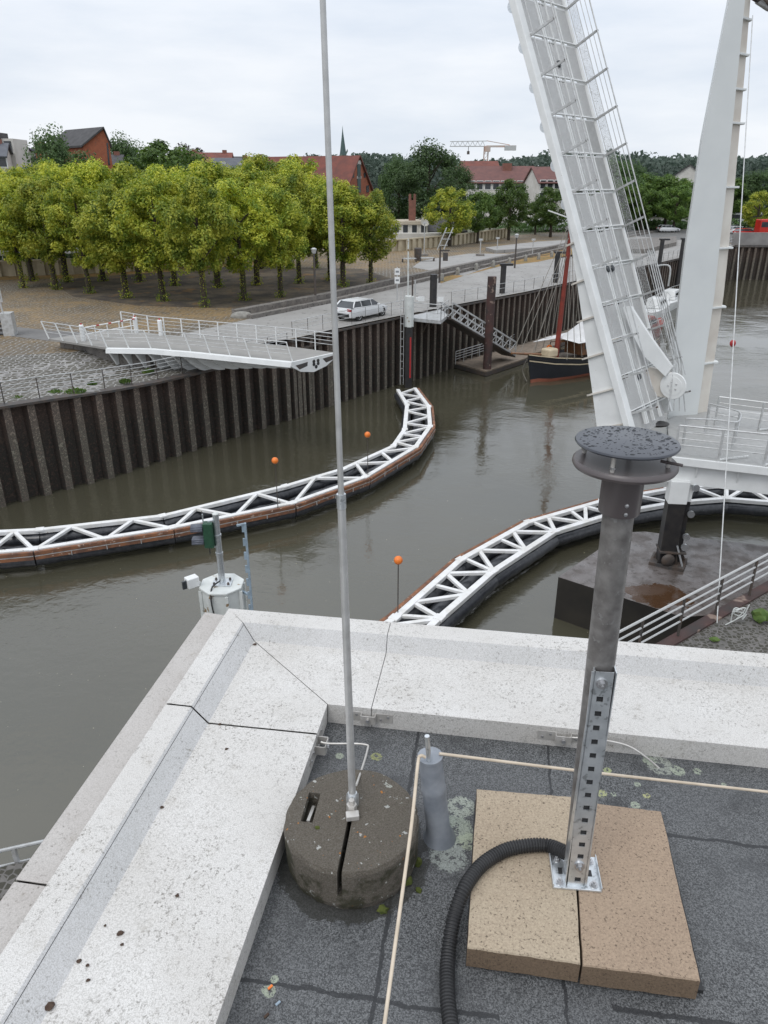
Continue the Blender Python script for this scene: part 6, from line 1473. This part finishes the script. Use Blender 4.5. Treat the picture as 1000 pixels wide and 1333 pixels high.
MB().slab([GP(138.5, 186), GP(140.3, 186), GP(143, 215), GP(141, 215)], fe.normalized()*.06).build('stair_window', 'glass', rh)
# warehouse
Y = 165; x0_, x1_ = D(335, 220, Y).x, D(462, 220, Y).x
house('warehouse', (x0_+x1_)/2+1, Y+2, (x1_-x0_)*1.08, 13, HZ(252, Y), HZ(204, Y), -.42, 'long brick warehouse with red tiled roof and round gable windows', 'brick', 'rooftile', dormers=[(2, HZ(222, Y), 1.0, .4), (-5, HZ(228, Y), 1.0, .4)],
      gable_win=[(1, -.0, HZ(222, Y), 1.5, 2.3, 'copper'), (1, 0, HZ(240, Y), 1.5, 3.0, 'copper'), (1, 0, HZ(212, Y), 1.9, .8, 'plaster'), (1, 0, HZ(231, Y), 1.9, .5, 'plaster'), (1, -2.6, HZ(228, Y), .8, .9, 'glass'), (1, 2.6, HZ(228, Y), .8, .9, 'glass'), (1, -4.0, HZ(246, Y), 1.2, 1.3, 'glass'), (1, 4.0, HZ(246, Y), 1.2, 1.3, 'glass')], chim=[])
# small roofs above the grove
for (xa, xb, yr, ye, Y, rz, wl_, rf_, lb) in ((262, 302, 200, 212, 175, .1, 'brick', 'rooftile', 'small orange red roof above the grove centre'), (280, 330, 207, 220, 160, .05, 'plaster', 'greyroof', 'grey roof with skylights above the grove'), (300, 350, 205, 216, 195, 0, 'plaster', 'slateroof', 'low dark roof left of the warehouse'),
        (228, 262, 199, 212, 180, .5, 'plaster', 'rooftile2', 'brown red roof left of the orange roof'), (-30, 12, 188, 205, 120, .3, 'plaster', 'greyroof', 'grey roofed white house at the left edge'), (12, 38, 192, 204, 130, -.3, 'plaster', 'greyroof', 'small grey roofed house second from left edge'), (132, 160, 203, 216, 140, .2, 'brick', 'slateroof', 'dark roof just right of the red gabled house'), (40, 62, 195, 208, 135, .0, 'brick', 'slateroof', 'low brick house left of the olive tree')):
    xa_, xb_ = D(xa, 220, Y).x, D(xb, 220, Y).x
    house('town_house', (xa_+xb_)/2, Y, xb_-xa_, 8, HZ(ye, Y), HZ(yr, Y), rz, lb, wl_, rf_, dormers=[(-1.5, HZ(ye-5, Y), .8, .5), (1.5, HZ(ye-5, Y), .8, .5)] if 'skylight' in lb else (), windows=[(x_, HZ(ye+6, Y), 1.0, 1.3) for x_ in (-2, 0, 2)], chim=[((xb_-xa_)*.3, 0, HZ(yr, Y)+.6, .9)])
p = D(52, 190, 110); tag(MB().box((p.x, 110, HZ(184, 110)-3.5), (1.05, 1.0, 7)).build('chimney_stack', 'brick'), 'red brick chimney stack left of the olive tree', 'chimney')
p = D(11, 182, 125); t = thing('tower_block', (p.x-1.2, 126, HI), 'small flat roofed tower block with dark top at the left edge', 'building'); MB().box((p.x-1.2, 126, (HI+HZ(181, 125))/2), (5, 5, HZ(181, 125)-HI)).build('wall', 'plaster', t); MB().box((p.x-2.4, 124.5, HZ(185, 125)), (4, 3, 2.4)).build('top_storey', 'slateroof', t); MB().box((p.x+.5, 123.4, HZ(190, 125)), (1, .1, 1.2)).build('window', 'glass', t)
# white house with chimneys
Y = 134; xa_, xb_ = D(510, 300, Y).x, D(562, 300, Y).x; cx = (xa_+xb_)/2
wh = thing('white_house', (cx, Y, HI), 'white two storey harbour house with flat roof terrace and red chimney', 'building')
MB().box((cx-.5, Y+2, (HI+HZ(292, Y))/2+.2), (xb_-xa_-.5, 7, HZ(292, Y)-HI)).build('wall', 'plaster', wh)
MB().box((cx+.2, Y-2.2, (HI+HZ(301, Y))/2), (xb_-xa_+3, 3.4, HZ(303, Y)-HI)).build('annex_wall', 'plaster', wh)
MB().box((cx-.5, Y+2, HZ(289.5, Y)), (xb_-xa_, 7.6, .5)).build('cornice', 'render_cream', wh)
for k in range(4): f = MB().box((cx-2.6+k*1.5, Y-1.56, HZ(298, Y)), (1.1, .1, 1.6)).build('window', 'plaster', wh); MB().box((cx-2.6+k*1.5, Y-1.63, HZ(298, Y)), (.8, .06, 1.35)).build('pane', 'glass', f)
MB().box((cx+1, Y-3.95, HZ(318, Y)), (3.6, .1, 1.2)).build('garage_door', 'render_cream', wh)
cst = MB(); cst.box((D(537, 270, Y).x, Y+1, HZ(276, Y)), (1.15, .9, 3.6)); o = cst.build('chimney', 'brickdark', wh)
for s in (-.4, .4): MB().lathe((D(537, 270, Y).x+s, Y+1, HZ(261, Y)-.2), [(0, 0), (.25, 0), (.2, 1.2), (0, 1.2)], 10).build('chimney_pot', 'brickdark', o)
MB().lathe((D(553, 290, Y).x, Y-1.7, HZ(288, Y)), [(0, 0), (.7, .15), (.75, .25), (0, .1)], 16, ((1, 0, 0), (0, .2, 1), (0, -1, .2))).build('satellite_dish', 'plaster', wh)
xa_ = D(575, 300, 138).x; house('annex_house', xa_, 139, 7, 7, HZ(300, 138), HZ(286, 138), .1, 'dark roofed annex between white house and bright tree', 'render_cream', 'slateroof')
for k, (x, lb) in enumerate(((700, 'white van parked behind fence below the tall green tree'), (738, 'white van parked right of the first, behind fence'))):
    q = D(x, 298, 168); t = thing('van', (q.x, 168, HI), lb, 'van', 'vans behind the forecourt'); MB().box((q.x, 168, HI+1.4), (5, 2, 2.1)).build('body', 'carwhite', t, bevel=.2); MB().box((q.x+1.2, 166.98, HI+1.8), (2.2, .05, .7)).build('window_band', 'glass', t)
    for s in (-1.6, 1.6): MB().lathe((q.x+s, 167.1, HI+.38), [(0, 0), (.38, 0), (.38, .2), (0, .2)], 14, ((1, 0, 0), (0, 0, 1), (0, 1, 0))).build('wheel', 'tyre', t)
# long red-roofed buildings
Y = 205; xa_, xb_ = D(596, 240, Y).x, D(694, 240, Y).x
house('apartment_house', (xa_+xb_)/2, Y+3, xb_-xa_, 13, HZ(238, Y), HZ(217, Y), -.05, 'long white apartment house with brown red roof behind the trees', 'plaster', 'rooftile2', windows=[(-8+k*2.0, HZ(241, Y), 1.4, 1.8) for k in range(9)]+[(-8+k*2.0, HZ(258, Y), 1.4, 1.8) for k in range(9)], chim=[(3.0, -1, HZ(213, Y), 2.2)])
xa_, xb_ = D(602, 240, 225).x, D(648, 240, 225).x; house('apartment_house', (xa_+xb_)/2, 230, xb_-xa_, 12, HZ(225, 225), HZ(210, 225), .05, 'higher red roofed house behind the long apartment house', 'plaster', 'rooftile')
Y = 190; xa_, xb_ = D(694, 240, Y).x, D(770, 240, Y).x
house('apartment_house', (xa_+xb_)/2, Y+3, xb_-xa_, 12, HZ(238, Y), HZ(218, Y), .12, 'white gabled apartment house left of the raised leaf', 'plaster', 'rooftile2', windows=[(-6+k*1.7, HZ(240, Y), 1.2, 1.7) for k in range(8)]+[(-6+k*3.4, HZ(256, Y), 1.2, 1.7) for k in range(4)])
xa_, xb_ = D(835, 240, 210).x, D(930, 240, 210).x; house('gabled_house', D(905, 240, 200).x, 205, 9, 10, HZ(236, 200), HZ(215, 200), 1.2, 'dark timbered house roof half hidden by the pylon', 'plaster', 'slateroof')
house('harbour_office', D(820, 290, 196).x, 196, 34, 10, HZ(280, 196), HZ(268, 196), 0, 'pale low building behind the far tree row', 'plaster', 'greyroof', windows=[(-14+k*3.5, HZ(290, 196), 2.0, 1.5) for k in range(9)])
# church spire
c = D(447, 215, 520); ch_ = thing('church_spire', (c.x, 520, HI), 'slim green copper church spire above the warehouse roof', 'church spire')
zt_ = HZ(163, 520); zb4 = HZ(207, 520); MB().box((c.x, 520, (HI+zb4)/2-2), (6.5, 6.5, zb4-HI-4)).build('tower', 'copper', ch_)
MB().lathe((c.x, 520, zb4-6), [(4.8, 0), (2.5, 6), (1.6, 12), (.35, zt_-zb4+2), (0, zt_-zb4+6)], 8).build('spire', 'copper', ch_)
# tower crane
c = D(632, 215, 330); cr_t = thing('tower_crane', (c.x, 330, HI), 'pale tower crane with long horizontal jib beyond the red roofs', 'crane')
zj = HZ(190.5, 330); px2m = lambda x: D(x, 215, 330).x
mb = MB()
for sx_, sy_ in ((-.8, -.8), (.8, -.8), (.8, .8), (-.8, .8)): mb.bar((c.x+sx_, 330+sy_, HI), (c.x+sx_, 330+sy_, zj), .25)
k = HI
while k < zj-2: mb.bar((c.x-.8, 329.2, k), (c.x+.8, 329.2, k+2), .16); mb.bar((c.x+.8, 329.2, k+2), (c.x-.8, 329.2, k+2), .16); k += 2
mb.build('tower_mast', 'cranemetal', cr_t)
mb = MB(); xj0, xj1 = px2m(585), px2m(632)
for zz_, yy in ((0, -.7), (0, .7), (1.9, 0)): mb.bar((xj0, 330+yy, zj+zz_*.9), (xj1, 330+yy, zj+zz_), .28)
k = xj0; 
while k < xj1-1.5: mb.bar((k, 329.3, zj), (k+1, 330, zj+1.8), .16); mb.bar((k+1, 330, zj+1.8), (k+2, 329.3, zj), .16); k += 2
mb.build('jib', 'galvr', cr_t)
mb = MB(); mb.bar((xj1, 330, zj), (px2m(670), 330, zj), .5, .7); mb.bar((xj1, 330, zj+2.0), (px2m(662), 330, zj+.5), .25); mb.build('counter_jib', 'cranemetal', cr_t)
MB().box((px2m(663), 330, zj-.6), (4.5, 1.6, 1.8)).build('counterweight', 'galvr', cr_t); MB().box((c.x+.4, 329, zj-1), (2.2, 1.6, 2)).build('cab', 'cranemetal', cr_t); MB().box((px2m(609), 330, zj-2.3), (1.0, .6, 1.2)).build('hook', 'darksteel', cr_t)
MB().tube([(px2m(609), 330, zj), (px2m(609), 330, zj-2)], .12, 5).build('hoist_rope', 'darksteel', cr_t)
# forecourt terrace steps and sloped stone bank at far quay
tp = [P(x, y, HI).xy for x, y in [(632, 326), (700, 318), (790, 313), (790, 319), (700, 326), (645, 330)]]
tag(MB().prism(tp, HI, HI+.45).build('stone_terrace', 'paving'), 'low pale stone terrace at the back of the forecourt', 'terrace')
tb = [P(x, y, HI).xy for x, y in [(800, 318), (880, 312), (880, 320), (840, 330), (790, 330)]]
tag(MB().prism(tb, HI, HI+.6).build('rubble_bank', 'stone'), 'grey rubble stone bank beyond the raised bridge railing', 'stone bank')
# weeds along walkway
for k, (x, y, r_, lb) in enumerate(((98, 511, .35, 'large green weed tuft by the walkway railing'), (72, 440+72, .25, 'green weed tuft left of the large one'), (24, 521, .28, 'weed tuft near the left image edge by the wall'), (120, 500, .16, 'small weed right of the large tuft'), (193, 484, .22, 'weed under the white bridge ribs'), (163, 497, .2, 'low weed along the capping beam'))):
    p = P(x, y, LOW+.1); r = random.Random(k); vs = []; fs = []
    for q_ in range(260):
        a = r.random()*6.28; rr4 = r_*1.6*r.random()**.6; z = r_*.9*r.random()*(1-rr4/(r_*2)); c = p+V((cos(a)*rr4, sin(a)*rr4, z)); X = V((r.uniform(-.6, .6), r.uniform(-.6, .6), 1)).normalized(); Y = X.cross(V((r.uniform(-1, 1), r.uniform(-1, 1), .1))).normalized(); s = .08; b = len(vs)
        vs += [tuple(c-X*s), tuple(c-Y*s*.4), tuple(c+X*s), tuple(c+Y*s*.4)]; fs.append((b, b+1, b+2, b+3))
    me = bpy.data.meshes.new('weed'); me.from_pydata(vs, [], fs); me.materials.append(MT['leaf_mid']); o = bpy.data.objects.new('weed', me); S.collection.objects.link(o); tag(o, lb, 'weed', 'weeds on the walkway')
